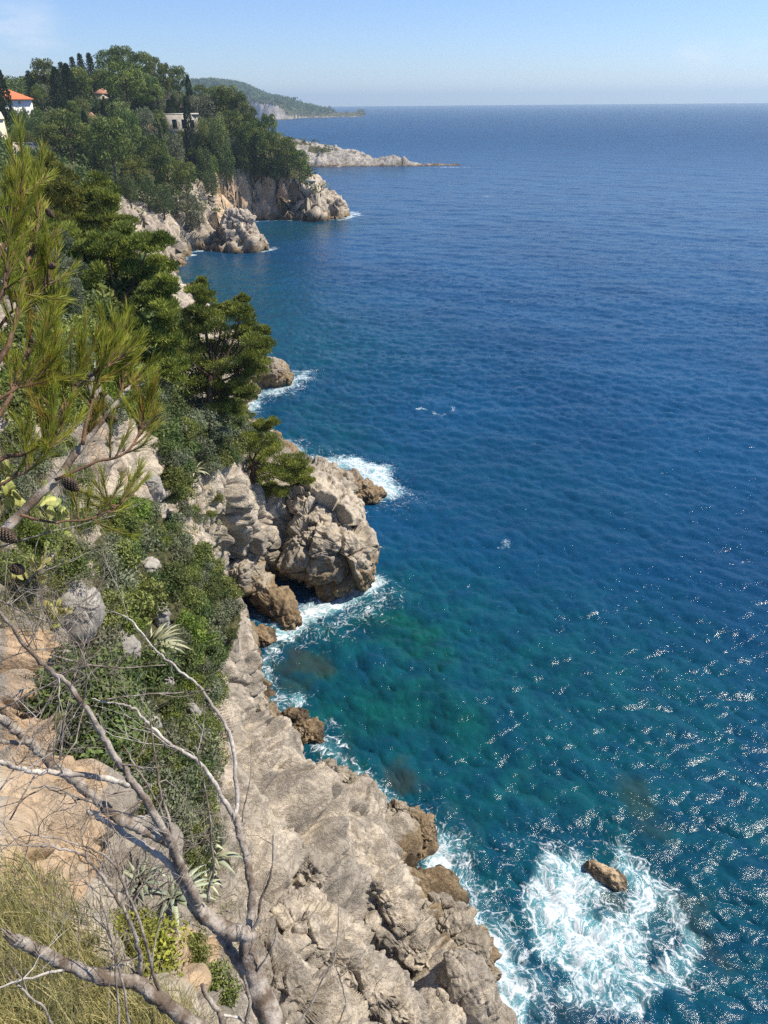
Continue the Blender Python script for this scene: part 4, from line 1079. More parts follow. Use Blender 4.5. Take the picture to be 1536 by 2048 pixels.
TREES = [
    ('fir', 70, 152, 208, 30, 'small tiered conifer standing right of the white house with orange roof'),
    ('pine', 100, 135, 212, 66, 'round dark pine above the two tall cypresses at the left of the crest'),
    ('fir', 134, 136, 195, 30, 'pointed conifer on the crest, leftmost of the four spires'),
    ('fir', 157, 127, 190, 30, 'pointed conifer on the crest, second spire from the left'),
    ('fir', 173, 121, 188, 30, 'pointed conifer on the crest, third spire from the left'),
    ('fir', 192, 121, 192, 32, 'pointed conifer on the crest, rightmost of the four spires'),
    ('pine', 214, 112, 172, 58, 'broad umbrella pine at the very top of the headland, left half'),
    ('pine', 250, 107, 172, 66, 'broad umbrella pine at the very top of the headland, highest crown'),
    ('pine', 290, 120, 192, 60, 'rounded pine just right of the highest crown on the headland'),
    ('pine', 316, 130, 205, 46, 'pine on the crest falling to the right, above the bare grey tree'),
    ('pine', 338, 141, 212, 32, 'thin see-through pine against the sky right of the crest'),
    ('pine', 362, 146, 210, 44, 'pine with flat top against the sky above the bare grey tree'),
    ('cypress', 382, 162, 212, 15, 'cypress spike between two crest pines above the long grey ruin'),
    ('pine', 400, 158, 215, 38, 'last round pine on the crest before the far hill shows'),
    ('dome', 258, 142, 236, 92, 'large domed olive-green pine in front of the crest trees'),
    ('pine', 215, 150, 205, 50, 'dark pine behind the small terracotta roof near the top'),
    ('pine', 310, 165, 240, 56, 'dark pine between the domed pine and the bare tree'),
    ('pine', 165, 150, 215, 60, 'dark pine behind the cypress pair on the left slope'),
    ('cypress', 127, 153, 230, 28, 'tall dark cypress left of its twin above the olive trees'),
    ('cypress', 151, 148, 232, 28, 'tall dark cypress right of its twin above the olive trees'),
    ('cypress', 234, 170, 222, 24, 'stout cypress in front of the domed pine beside the terracotta roof'),
    ('bare', 352, 182, 250, 70, 'bare pale-branched tree above the long grey ruin'),
    ('olive', 408, 196, 250, 66, 'greyish domed tree right of the bare tree'),
    ('pine', 432, 184, 242, 54, 'dark pine on the right shoulder below the far hill, uppermost'),
    ('pine', 460, 186, 258, 54, 'dark pine on the right shoulder, second going down'),
    ('pine', 482, 198, 270, 50, 'dark pine on the right shoulder, third going down'),
    ('pine', 502, 222, 290, 48, 'dark pine on the right shoulder, at its outer edge against the far cliff'),
    ('pine', 470, 232, 300, 56, 'dark spreading pine inside the right shoulder'),
    ('pine', 508, 252, 318, 54, 'dark pine at the outer edge where the sea begins'),
    ('pine', 545, 244, 335, 44, 'open topped pine standing out against the sea above the point'),
    ('pine', 530, 272, 340, 50, 'dark pine left of the open topped pine'),
    ('pine', 575, 285, 352, 56, 'dark pine near the cliff edge beside the pale rocky point'),
    ('pine', 600, 308, 362, 44, 'lowest dark pine at the cliff edge above the hollow'),
    ('broad', 555, 315, 362, 56, 'dark bushy tree draped over the top of the headland cliff'),
    ('cypress', 366, 228, 305, 16, 'slim cypress in front of the grey ruin, left of the pair'),
    ('cypress', 388, 220, 338, 19, 'slim cypress in front of the grey ruin, right of the pair'),
    ('cypress', 348, 214, 280, 24, 'ivy-dark column tree cutting across the grey ruin'),
    ('cypress', 320, 248, 302, 16, 'small cypress below the ruin, left of two'),
    ('cypress', 332, 250, 312, 16, 'small cypress below the ruin, right of two'),
    ('cypress', 183, 236, 312, 18, 'cypress with a bare grey stem in the middle of the slope'),
    ('cypress', 218, 230, 272, 13, 'thin cypress left of the pale green feathery tree'),
    ('cypress', 101, 214, 246, 18, 'short dark cypress between the white house and the twin cypresses'),
    ('cypress', 7, 152, 240, 14, 'narrow cypress at the left edge before the orange roof'),
    ('cypress', 17, 150, 246, 30, 'tallest dark cypress standing in front of the white house'),
    ('light', 246, 207, 268, 62, 'pale green feathery tree in the middle of the headland slope'),
    ('olive', 118, 222, 275, 58, 'grey-green olive tree below the twin cypresses'),
    ('broad', 48, 222, 276, 50, 'mid green tree directly below the white house'),
    ('bright', 42, 250, 285, 28, 'bright green bush next to the cream house'),
    ('broad', 80, 238, 292, 56, 'dark leafy tree above the parked cars'),
    ('pine', 150, 238, 335, 96, 'wide layered pine right of the parked cars'),
    ('pine', 112, 258, 322, 60, 'dark pine behind the parked cars'),
    ('pine', 236, 256, 378, 84, 'tall leaning pine with bare trunks above the landslip'),
    ('pine', 276, 236, 325, 58, 'dark pine left of the small tiled roof below the ruin'),
    ('pine', 313, 284, 378, 70, 'full dark green pine in the middle of the lower slope'),
    ('dome', 274, 320, 392, 62, 'rounded olive-green pine low on the slope above the pale rocks'),
    ('broad', 206, 288, 358, 50, 'dark tree beside the grey stem low on the left slope'),
    ('olive', 352, 274, 342, 56, 'grey-green willowy tree right of the small cypresses'),
    ('light', 410, 242, 305, 40, 'light green tree right of the slim cypresses'),
    ('light', 442, 238, 320, 50, 'taller light green tree right of the slim cypresses'),
    ('bright', 424, 312, 352, 30, 'yellow-green shrub tree near the top of the headland cliff'),
    ('broad', 415, 300, 372, 40, 'dark leafy tree left of the light trees above the cliff'),
    ('pine', 345, 325, 402, 58, 'dark pine low on the slope above the rock fin'),
    ('pine', 378, 335, 415, 50, 'dark pine beside the rough cliff edge'),
    ('broad', 330, 370, 436, 60, 'dark bush tree hanging over the pale rocks of the cove'),
    ('olive', 384, 388, 460, 76, 'grey-green bush trailing down to the rock fin'),
    ('broad', 455, 300, 372, 46, 'dark leafy tree at the cliff edge below the light trees'),
    ('broad', 492, 288, 350, 50, 'dark leafy tree on the cliff edge left of the hollow'),
    ('broad', 300, 352, 424, 46, 'dark bush above the landslip scar'),
    ('broad', 262, 352, 410, 42, 'dark bush at the head of the landslip scar'),
    ('pine', 190, 262, 330, 50, 'dark pine left of the leaning pine'),
    ('broad', 525, 312, 358, 44, 'dark bush on the brow of the pale cliff'),
    ('broad', 96, 292, 330, 40, 'dark scrub tree just below the car park'),
    ('light', 62, 262, 292, 24, 'small pale tree beside the railing at the car park'),
    ('broad', 425, 345, 395, 44, 'dark bush on the upper edge of the pale cliff face'),
    ('fir', 444, 178, 215, 10, 'tiny pointed tree poking above the right shoulder'),
    ('olive', 300, 222, 288, 44, 'greyish tree clump at the left end of the ruin'),
    ('pine', 330, 238, 300, 34, 'small dark pine before the left windows of the ruin'),
    ('broad', 360, 240, 300, 30, 'dark bush tree between the column trees of the ruin'),
    ('olive', 398, 232, 285, 34, 'grey-green tree over the right end of the ruin'),
]
for tdef in TREES: far_tree(*tdef)

HILL = [(75, 215), (130, 190), (230, 190), (330, 205), (430, 215), (480, 245), (520, 290), (590, 335), (560, 350), (500, 330), (430, 330), (400, 370), (340, 400), (290, 380), (230, 350), (150, 320), (110, 300), (85, 270)]
HK = {'pine': 'smaller dark pine among the big trees on the headland slope', 'broad': 'small dark leafy tree among the big trees on the headland slope', 'light': 'small pale green tree among the big trees on the headland slope', 'cypress': 'little dark cypress among the big trees on the headland slope', 'olive': 'small grey-green tree among the big trees on the headland slope'}
cnt = 0
while cnt < 95:
    px, py = RNG.uniform(75, 590), RNG.uniform(190, 400)
    if not inside(HILL, np.array([px]), np.array([py]))[0]: continue
    kd = ['pine', 'pine', 'pine', 'broad', 'light', 'cypress', 'cypress', 'olive'][int(RNG.integers(8))]
    hp_ = RNG.uniform(26, 46) * (1.25 if kd == 'cypress' else 1); far_tree(kd, px, py - hp_, py, hp_ * (.25 if kd == 'cypress' else RNG.uniform(.65, .95)), HK[kd], 'smaller trees on the headland slope'); cnt += 1

# low scrub that covers the headland between the trees
mb = MB()
ok = np.where((hveg > .5) & (HV2[:, 2] > 6) & (HV2[:, 0] > -135) & (HV2[:, 1] < 330) & (hn[:, 2] > .35))[0]
area = np.where(HV2[ok, 0] > -75, 1.0, 2.4) * np.where((HV2[ok, 1] > 165) & (HV2[ok, 1] < 262), 1.0, 2.5)
pick = RNG.choice(ok, 5200, p=area / area.sum())
tx, ty, td = pix(HV2[pick])
ban = inside([(15, 280), (95, 290), (95, 316), (15, 316)], tx, ty)
for i in pick[~ban]:
    r = RNG.uniform(.8, 2.0)
    clump(mb, HV2[i] + np.array([0, 0, r * .3]), r, 26, .75, .42, .8, .4, None, .5, -.3)
tag(obj('undergrowth', mb.mesh('undergrowth', False), M['dark_leaf']), 'dense dark scrub covering the headland between its trees', 'undergrowth', kind='stuff')

# wood on the far hill
mb = MB()
fveg = np.where((FV[:, 2] > 6) & (FV[:, 0] > -760) & (FV[:, 1] < 2300))[0]
fz_ = far_fn(FV[fveg, 0], FV[fveg, 1])[1]
fveg = fveg[fz_ > .5]
for i in RNG.choice(fveg, 5200):
    r = RNG.uniform(3, 6.5)
    clump(mb, FV[i] + np.array([0, 0, r * .5]), r, 16, 4.2, 2.4, .9, .4, None, .5, -.2)
tag(obj('forest', mb.mesh('forest', False), M['dark_leaf']), 'bluish wood covering the distant hill', 'forest', kind='stuff')
mb = MB()
for i in RNG.choice(np.where((PV[:, 0] < -28) & (PV[:, 2] > 7))[0], 130):
    if perlin(np.array([[PV[i, 0] * .06, PV[i, 1] * .06, 2]]))[0] > -.05:
        clump(mb, PV[i] + np.array([0, 0, .4]), RNG.uniform(1, 2.6), 30, .9, .5, .7, .4, None, .5, -.2)
tag(obj('scrub', mb.mesh('scrub', False), M['dark_leaf']), 'patchy scrub on the landward end of the rocky point', 'scrub', kind='stuff')

# ------------------------------------------------------------------ big pines on the slope (crowns of many pads round real limbs)
def pad_tree(name, label, cat, mat, base, blobs, fork, L, W, dens, bark='bark_brown', spread=.75, r_trunk=.22, sub=9):
    """blobs: (px, py, r px); each becomes a bough of small pads at its own depth"""
    d0 = pix(base)[2]; tr = MB(); cr = MB()
    root = empty(name, base, label, cat)
    fk = P(*fork, d=d0) - base
    tr.tube(smooth_path([[0, 0, -.8], fk * .5 + RNG.normal(size=3) * .2, fk], 8), np.linspace(r_trunk * 1.2, r_trunk * .7, 8), 8)
    cx = np.mean([b[0] for b in blobs])
    for (px, py, rp) in blobs:
        rm = rp * d0 / F * 1.12
        dd = d0 + RNG.uniform(-1, 1) * spread * max(2.0, rm * 2.2)
        c = P(px, py, d=dd) - base
        limb(tr, fk * RNG.uniform(.55, 1.0), c, r_trunk * .42, r_trunk * .08, RNG.uniform(-.05, .15), 6, 8)
        for _ in range(int(sub * 1.3)):
            o = rand_dirs(1)[0] * rm * np.array([.85, .85, .7]) * RNG.uniform(.35, 1.05)
            q = c + o
            limb(tr, c - o * .2, q, r_trunk * .1, r_trunk * .03, 0, 4, 4)
            clump(cr, q, rm * RNG.uniform(.34, .56), int(dens * 2.2), L * 1.15, W * .58, .46, .95, None, .3, -.4, .55)
    obj('trunk', tr.mesh('trunk'), M[bark], root)
    obj('crown', cr.mesh('crown', False), M[mat], root)
    return root


b1 = on_cliff(432, 862)
pad_tree('pine_tree', 'big spiky olive-green pine leaning out over the sea', 'pine tree', 'pine', b1,
         [(398, 592, 26), (390, 630, 34), (430, 645, 34), (482, 622, 24), (492, 655, 28), (400, 685, 42), (455, 695, 42), (508, 695, 30), (368, 715, 36), (420, 748, 44), (475, 742, 40), (512, 735, 26), (390, 780, 30), (445, 795, 34), (482, 785, 26), (360, 668, 24), (430, 830, 24), (470, 815, 20), (398, 575, 13), (404, 566, 9), (481, 608, 12), (488, 600, 9), (522, 665, 16), (530, 690, 13), (440, 625, 16), (455, 618, 12)],
         (425, 735), .20, .075, 135, sub=11)
b2 = on_cliff(235, 690)
pad_tree('pine_tree', 'dark spreading pine with an open hollow under its boughs', 'pine tree', 'pine', b2,
         [(300, 488, 36), (255, 476, 34), (210, 486, 34), (175, 500, 28), (318, 535, 30), (232, 518, 38), (160, 540, 28), (338, 572, 22), (300, 600, 30), (332, 628, 28), (312, 668, 34), (338, 692, 26), (190, 556, 28), (280, 548, 28), (250, 690, 30), (345, 742, 28), (300, 722, 28), (275, 655, 24), (205, 655, 24)],
         (232, 585), .23, .085, 125, sub=10, r_trunk=.26)
b3 = on_cliff(195, 500)
if b3 is not None: b3 = P(190, 478, d=pix(b2)[2] * 1.35)
pad_tree('pine_tree', 'small layered pine crown just left of the landslip scar', 'pine tree', 'pine', b3,
         [(196, 378, 28), (178, 392, 22), (216, 396, 24), (172, 422, 22), (214, 428, 28), (244, 446, 24), (190, 452, 26), (228, 464, 26), (152, 448, 22), (175, 470, 20)],
         (190, 425), .26, .10, 120, sub=8, r_trunk=.2)
b4 = P(85, 420, d=pix(b3)[2] * .95)
pad_tree('pine_tree', 'olive-green pine below the car park at the left', 'pine tree', 'pine', b4,
         [(90, 332, 26), (58, 336, 26), (122, 350, 24), (95, 365, 32), (130, 380, 24), (62, 372, 28), (134, 412, 24), (100, 402, 28), (35, 348, 24), (40, 392, 26), (70, 425, 26), (120, 440, 22)],
         (85, 385), .26, .10, 120, sub=8, r_trunk=.2)
b5 = on_cliff(505, 965)
pad_tree('pine_tree', 'low light green pine sprawling over the limestone slab', 'pine tree', 'pine_light', b5,
         [(545, 845, 13), (522, 852, 17), (500, 880, 26), (540, 895, 26), (580, 920, 26), (605, 938, 18), (510, 930, 30), (550, 948, 28), (498, 962, 22), (582, 952, 22), (535, 980, 20), (470, 900, 22), (455, 872, 20), (612, 962, 13), (560, 985, 14)],
         (505, 920), .19, .07, 130, spread=.5, sub=10, r_trunk=.15)
b6 = P(115, 640, d=26)
h6 = on_cliff(120, 660)
if h6 is not None: b6 = h6
pad_tree('shrub', 'tall grey-green shrub between the near pine sprays and the hollow pine', 'shrub', 'maquis_grey', b6,
         [(118, 490, 26), (100, 520, 28), (135, 540, 28), (110, 565, 32), (140, 585, 26), (95, 600, 30), (130, 620, 28), (150, 605, 18)],
         (115, 590), .10, .05, 260, spread=.5, sub=10, r_trunk=.06)
b7 = P(80, 560, d=pix(b2)[2] * .95)
pad_tree('pine_tree', 'shaded pine half hidden behind the near pine sprays at the left edge', 'pine tree', 'pine', b7,
         [(20, 420, 34), (70, 450, 34), (130, 470, 28), (30, 480, 34), (90, 500, 34), (20, 540, 34), (60, 560, 34)],
         (60, 510), .24, .09, 110, sub=8, r_trunk=.2)

# ------------------------------------------------------------------ thicket bushes: five bush meshes, many copies
def bush_mesh(seed, leafL, leafW, n_cl=22, dens=170):
    global RNG
    keep = RNG; RNG = np.random.default_rng(seed)
    cr = MB(); tr = MB()
    for i in range(n_cl):
        d = rand_dirs(1)[0]; d[2] = abs(d[2]) * 1.0 - .15
        c = d * np.array([.62, .62, .52]) * RNG.uniform(.45, 1.05)
        tr.tube(smooth_path([[0, 0, -.25], c * .5 + RNG.normal(size=3) * .06, c], 4), [.018, .012, .008, .004], 4, .5, False)
        clump(cr, c, RNG.uniform(.20, .36), dens, leafL, leafW, .85, .45, None, .55, -.55)
    RNG = keep
    return tr.mesh('stem'), cr.mesh('foliage', False)


BUSH = [bush_mesh(300 + i, .095, .05) for i in range(5)]
BUSH_F = [bush_mesh(400 + i, .15, .08, 18, 110) for i in range(3)]
_bc = {}


def bush(px, py, r, mat, label, group, meshes=BUSH, base=None):
    b = on_cliff(px, py) if base is None else base
    if b is None: return
    i = int(RNG.integers(len(meshes))); key = (id(meshes), i, mat)
    if key not in _bc:
        s, f = meshes[i]; s = s.copy(); f = f.copy(); s.materials.append(M['bark_brown']); f.materials.append(M[mat]); _bc[key] = (s, f)
    root = empty('shrub', b, label, 'shrub', group)
    root.scale = (r * float(RNG.uniform(.9, 1.15)), r * float(RNG.uniform(.9, 1.15)), r * float(RNG.uniform(.8, 1.1))); root.rotation_euler = (float(RNG.normal() * .12), float(RNG.normal() * .12), float(RNG.uniform(0, 6.28)))
    obj('stem', _bc[key][0], None, root); obj('foliage', _bc[key][1], None, root)


AVOID = [(300, 1310), (270, 1320), (262, 1410), (345, 1810), (280, 1780), (425, 1730), (290, 1255), (388, 955), (250, 1300), (297, 1140), (325, 1225), (285, 1450), (325, 1365), (385, 1425)]


def fill(poly, n, rr, mats, label, group, dist_rng, meshes=BUSH, spacing=.75):
    xs = [q[0] for q in poly]; ys = [q[1] for q in poly]; placed = []; tries = 0
    while len(placed) < n and tries < n * 30:
        tries += 1
        px, py = RNG.uniform(min(xs), max(xs)), RNG.uniform(min(ys), max(ys))
        if not inside(poly, np.array([px]), np.array([py]))[0]: continue
        if meshes is BUSH and min((px - a) ** 2 + (py - c) ** 2 for a, c in AVOID) < 40 ** 2: continue
        b = on_cliff(px, py)
        if b is None: continue
        d = pix(b)[2]
        if not dist_rng[0] < d < dist_rng[1]: continue
        r = RNG.uniform(*rr)
        if any(np.linalg.norm(b - q) < spacing * (r + s) * .5 for q, s in placed): continue
        placed.append((b, r))
        m_ = mats[int(RNG.integers(len(mats)))]
        bush(px, py, r, m_, label, group, meshes, b)
    return len(placed)


IN_T = [(225, 1010), (300, 1020), (375, 1085), (430, 1130), (462, 1190), (470, 1235), (452, 1290), (435, 1330), (418, 1420), (420, 1590), (425, 1690), (390, 1740), (330, 1750), (200, 1760), (165, 1600), (110, 1480), (165, 1350), (200, 1240), (200, 1110)]
n1 = fill(IN_T, 125, (.45, 1.05), ['maquis', 'maquis', 'maquis_grey', 'maquis_bright', 'dark_leaf', 'maquis', 'olive', 'dark_leaf'], 'dense evergreen bush in the thicket on the steep slope above the pale wall', 'bushes of the slope thicket', (8, 40), BUSH, .62)
n2 = fill(MIDBUSH, 60, (.8, 1.7), ['maquis', 'dark_leaf', 'maquis_grey'], 'dark evergreen bush on the slope between the white bluff and the low pine', 'bushes below the big pine', (28, 80), BUSH, .6)
n3 = fill(UPPER, 60, (1.0, 2.0), ['maquis', 'maquis_grey', 'dark_leaf'], 'grey-green bush on the upper slope under the hollow pine', 'bushes on the upper slope', (14, 90), BUSH, .6)
n7 = fill([(0, 690), (200, 715), (330, 800), (310, 850), (120, 820), (0, 850)], 34, (.7, 1.4), ['maquis', 'maquis_grey', 'maquis_bright'], 'scrubby bush along the top of the pale bluff behind the near pine', 'bushes on top of the bluff', (10, 60), BUSH, .7)
n4 = fill([(60, 440), (150, 470), (340, 560), (350, 780), (330, 760), (200, 640), (60, 600)], 40, (1.4, 2.6), ['dark_leaf', 'maquis'], 'dark bush filling the gap under the slope pines', 'bushes under the slope pines', (25, 130), BUSH_F, .6)
fill([(430, 785), (520, 850), (560, 895), (490, 905), (430, 860)], 26, (.9, 1.7), ['maquis', 'dark_leaf', 'maquis_grey'], 'dark bush on the steep bank behind the low pine above the hidden cove', 'bushes above the hidden cove', (40, 100), BUSH, .6)
n5 = fill([(340, 1010), (400, 960), (460, 1000), (450, 1060), (400, 1050)], 7, (.4, .7), ['maquis', 'maquis_grey'], 'small bush rooted in the rocks above the cave cove', 'bushes in the cove rocks', (30, 80), BUSH, .9)
n6 = fill([(0, 860), (130, 880), (200, 1000), (190, 1180), (90, 1180), (0, 1150)], 26, (.3, .6), ['maquis_bright', 'maquis', 'maquis_grey'], 'low scrubby bush on the bank behind the prickly pears', 'bushes behind the prickly pears', (5, 30), BUSH, .7)
bush(285, 1930, .42, 'yellow_leaf', 'bush with yellow leaves behind the lower dead limb', None)
bush(250, 1880, .30, 'yellow_leaf', 'smaller yellow-leaved bush between thin dead stems', None)
bush(430, 1975, .30, 'maquis', 'small green bush right of the orange rock near the dead trunk', None)
bush(395, 1900, .25, 'maquis', 'small green tuft above the orange rock', None)
print('bushes', n1, n2, n3, n4, n5, n6)

# ------------------------------------------------------------------ houses, ruin, car park
def house(name, label, cat, corner, rot, width, depth, h, roof_h, wall, roof, wins, hip=True, win_mat='dark', overhang=.45):
    """local x runs along the facade (right end at 0), facade at y = 0 facing -y"""
    root = empty(name, corner, label, cat); root.rotation_euler = (0, 0, rot)
    m = MB(); t = .35
    # walls as four butted slabs down into the slope
    m.box((-width, 0, -4), (0, t, h)); m.box((-width, depth - t, -4), (0, depth, h)); m.box((-width, t, -4), (-width + t, depth - t, h)); m.box((-t, t, -4), (0, depth - t, h))
    obj('wall', m.mesh('wall', False), M[wall], root)
    m = MB(); o = overhang; e = h + .02
    if roof_h > 0:
        k = min(depth * .5, width * .5) if hip else 0
        v = [(-width - o, -o, e), (o, -o, e), (o, depth + o, e), (-width - o, depth + o, e), (-width + k, depth / 2, e + roof_h), (-k, depth / 2, e + roof_h)]
        v += [(x, y, e - .22) for x, y, _ in v[:4]]
        m.add(v, [(0, 1, 5, 4), (2, 3, 4, 5), (6, 7, 1, 0), (7, 8, 2, 1), (8, 9, 3, 2), (9, 6, 0, 3), (9, 8, 7, 6)], [(1, 2, 5), (3, 0, 4)])
    else:
        m.box((-width - o, -o, e), (o, depth + o, e + .35))
    rf = obj('roof', m.mesh('roof', False), M[roof], root)
    for (x, z, ww, wh) in wins:
        m = MB(); m.box((x - ww / 2, -.06, z), (x + ww / 2, -.003, z + wh)); f = obj('window', m.mesh('window', False), M[win_mat], root)
        m = MB(); m.box((x - ww / 2 - .12, -.14, z - .12), (x + ww / 2 + .12, -.003, z - .004)); obj('sill', m.mesh('sill', False), M['concrete'], f)
    return root, rf


hb = hit_land(66, 238); hd_ = pix(hb)[2]
c_ = P(70, 232, d=hd_)
hr, hroof = house('house', 'white house with an orange tiled roof behind tall cypresses', 'house', c_, R_(32), 24, 11, 3.9, 2.7, 'wall_white', 'roof',
                  [(-2.2, .8, .8, 1.3), (-5.2, .8, 1.0, 1.4), (-8.4, .8, .8, 1.3), (-11.6, .8, .8, 1.3), (-3.0, 2.9, .45, .5), (-6.8, 2.9, .45, .5)], True, 'shutter')
m = MB(); m.box((-14.6, 4.4, 5.6), (-13.8, 5.2, 7.6)); obj('chimney', m.mesh('chimney', False), M['wall_white'], hroof)
hb = hit_land(16, 285); hd_ = pix(hb)[2]
house('house', 'cream walled house at the left edge above the car park', 'house', P(19, 287, d=hd_), R_(28), 14, 9, 4.9, 1.2, 'wall_cream', 'wall_cream', [(-3.4, 2.6, .8, 1.0), (-7.5, 2.6, .8, 1.0)], False, 'dark', .15)
hb = hit_land(345, 272); hd_ = pix(hb)[2]
house('ruin', 'long flat-roofed grey ruin half hidden by cypresses on the headland', 'building', P(398, 262, d=hd_), R_(14), 108 * hd_ / F, 7, 4.4, 0, 'wall_grey', 'concrete',
      [(-1.6, .8, 1.0, 2.2), (-4.2, .8, 1.4, 2.4), (-7.0, .8, 1.4, 2.4), (-10.0, .8, 1.4, 2.4), (-13.2, .8, 1.4, 2.4)], False, 'dark', .5)
for (px, py, wpx, hh_, label) in ((224, 202, 30, 2.0, 'terracotta-roofed house peeping out beside the domed pine'), (197, 252, 19, 1.8, 'small pink-roofed house above the stemmed cypress'), (318, 272, 26, 1.6, 'low tiled shed roof just below the grey ruin')):
    hb = hit_land(px - wpx / 2, py + 8); hd_ = pix(hb)[2]
    house('house', label, 'house', P(px, py, d=hd_ - 1.0), R_(18), wpx * hd_ / F, 5, hh_, 1.5, 'wall_cream', 'roof_old', [(-wpx * hd_ / F / 2, .4, .7, .9)], True, 'dark', .3)

pk = hit_land(58, 304); pd_ = pix(pk)[2]
zt = float(P(58, 301, d=pd_)[2])
a1, a2, a3, a4 = P(-30, 309, d=pd_ - 3), P(92, 309, d=pd_ - 4), P(95, 294, d=pd_ + 5), P(-30, 290, d=pd_ + 8)
v = [(a[0], a[1], zt) for a in (a1, a2, a3, a4)] + [(a[0], a[1], zt - 2.6) for a in (a1, a2, a3, a4)]
mm = MB(); mm.add(v, [(0, 1, 2, 3), (4, 5, 1, 0), (5, 6, 2, 1), (6, 7, 3, 2), (7, 4, 0, 3)])
tag(obj('road', mm.mesh('road', False), M['concrete']), 'pale concrete car park terrace on the slope', 'road', kind='structure')


def car(px, rot, mat, label, back=0.0):
    c = P(px, 300, d=pd_ + back); c = np.array([c[0], c[1], zt + .01])
    root = empty('parked_car', c, label, 'car', 'cars parked on the terrace'); root.rotation_euler = (0, 0, rot)
    prof = [(-2.05, .35), (2.05, .35), (2.1, .62), (1.95, .82), (1.1, .95), (.95, .98), (-1.5, 1.0), (-2.0, .92), (-2.12, .6)]
    cab = [(1.05, .97), (.45, 1.42), (-1.05, 1.46), (-1.72, 1.0)]
    def ext(p, w0, w1):
        n = len(p); zz_ = [q[1] for q in p]; zmin, zmax = min(zz_), max(zz_)
        v = []
        for s in (-1, 1):
            for x, z in p:
                v.append((x, s * (w0 + (w1 - w0) * (z - zmin) / (zmax - zmin + 1e-6)), z))
        q = [(i, (i + 1) % n, n + (i + 1) % n, n + i) for i in range(n)]
        return v, q, [list(range(n))[::-1], [n + i for i in range(n)]]
    bm = bmesh.new()
    for p, w0, w1 in ((prof, .86, .82), (cab, .80, .62)):
        v, q, caps = ext(p, w0, w1); bv = [bm.verts.new(x) for x in v]
        for f in q + caps: bm.faces.new([bv[i] for i in f])
    bmesh.ops.recalc_face_normals(bm, faces=bm.faces[:])
    bmesh.ops.bevel(bm, geom=bm.edges[:], offset=.05, segments=2, affect='EDGES')
    me = bpy.data.meshes.new('body'); bm.to_mesh(me); bm.free(); obj('body', me, M[mat], root)
    for s in (-1, 1):
        m = MB(); y = s * .78
        m.add([(.85, s * .80, 1.0), (.38, s * .66, 1.38), (-1.0, s * .655, 1.41), (-1.5, s * .795, 1.03)], [(0, 1, 2, 3)]); obj('window', m.mesh('window', False), M['glass'], root)
        for x in (-1.3, 1.3):
            m = MB(); m.tube([(x, s * .70, .32), (x, s * .89, .32)], .32, 14); obj('wheel', m.mesh('wheel', False), M['tyre'], root)
    m = MB(); m.add([(1.06, -.66, 1.0), (1.06, .66, 1.0), (.50, .58, 1.41), (.50, -.58, 1.41)], [(0, 1, 2, 3)]); obj('windscreen', m.mesh('windscreen', False), M['glass'], root)
    return root


car(66, R_(-12), 'car_silver', 'silver car parked nearest the edge of the terrace', 1.0)
car(46, R_(-12), 'car_white', 'white car parked left of the silver one on the terrace', 2.6)
car(2, R_(-20), 'car_red', 'red car at the left edge of the picture by the cream house', 5.0)
rl = empty('railing', (0, 0, 0), 'thin metal railing above the car park', 'railing')
ra, rb = P(20, 279, d=pd_ + 9), P(48, 276, d=pd_ + 10)
rl.location = [float(q) for q in ra]
for k in range(6):
    p0 = (rb - ra) * k / 5; m = MB(); m.tube([p0 + [0, 0, -1.6], p0 + [0, 0, .5]], .045, 6); obj('post', m.mesh('post'), M['metal'], rl)
for z in (.48, .1): m = MB(); m.tube([np.array([0, 0, z]), (rb - ra) + [0, 0, z]], .035, 6); obj('rail', m.mesh('rail'), M['metal'], rl)
hc = hit_land(622, 374); hd_ = pix(hc)[2]; s_ = hd_ / F
cs = empty('concrete_frame', hc, 'small pale concrete frame on the brow of the headland tip', 'structure'); cs.rotation_euler = (0, 0, R_(10))
for x in (-9, -1, 8): m = MB(); m.box((x * s_ - .2, -.2, -1.0), (x * s_ + .2, .2, 10 * s_)); obj('post', m.mesh('post', False), M['concrete'], cs)
m = MB(); m.box((-11 * s_, -.5, 10 * s_ + .003), (10 * s_, .5, 13 * s_)); obj('beam', m.mesh('beam', False), M['concrete'], cs)

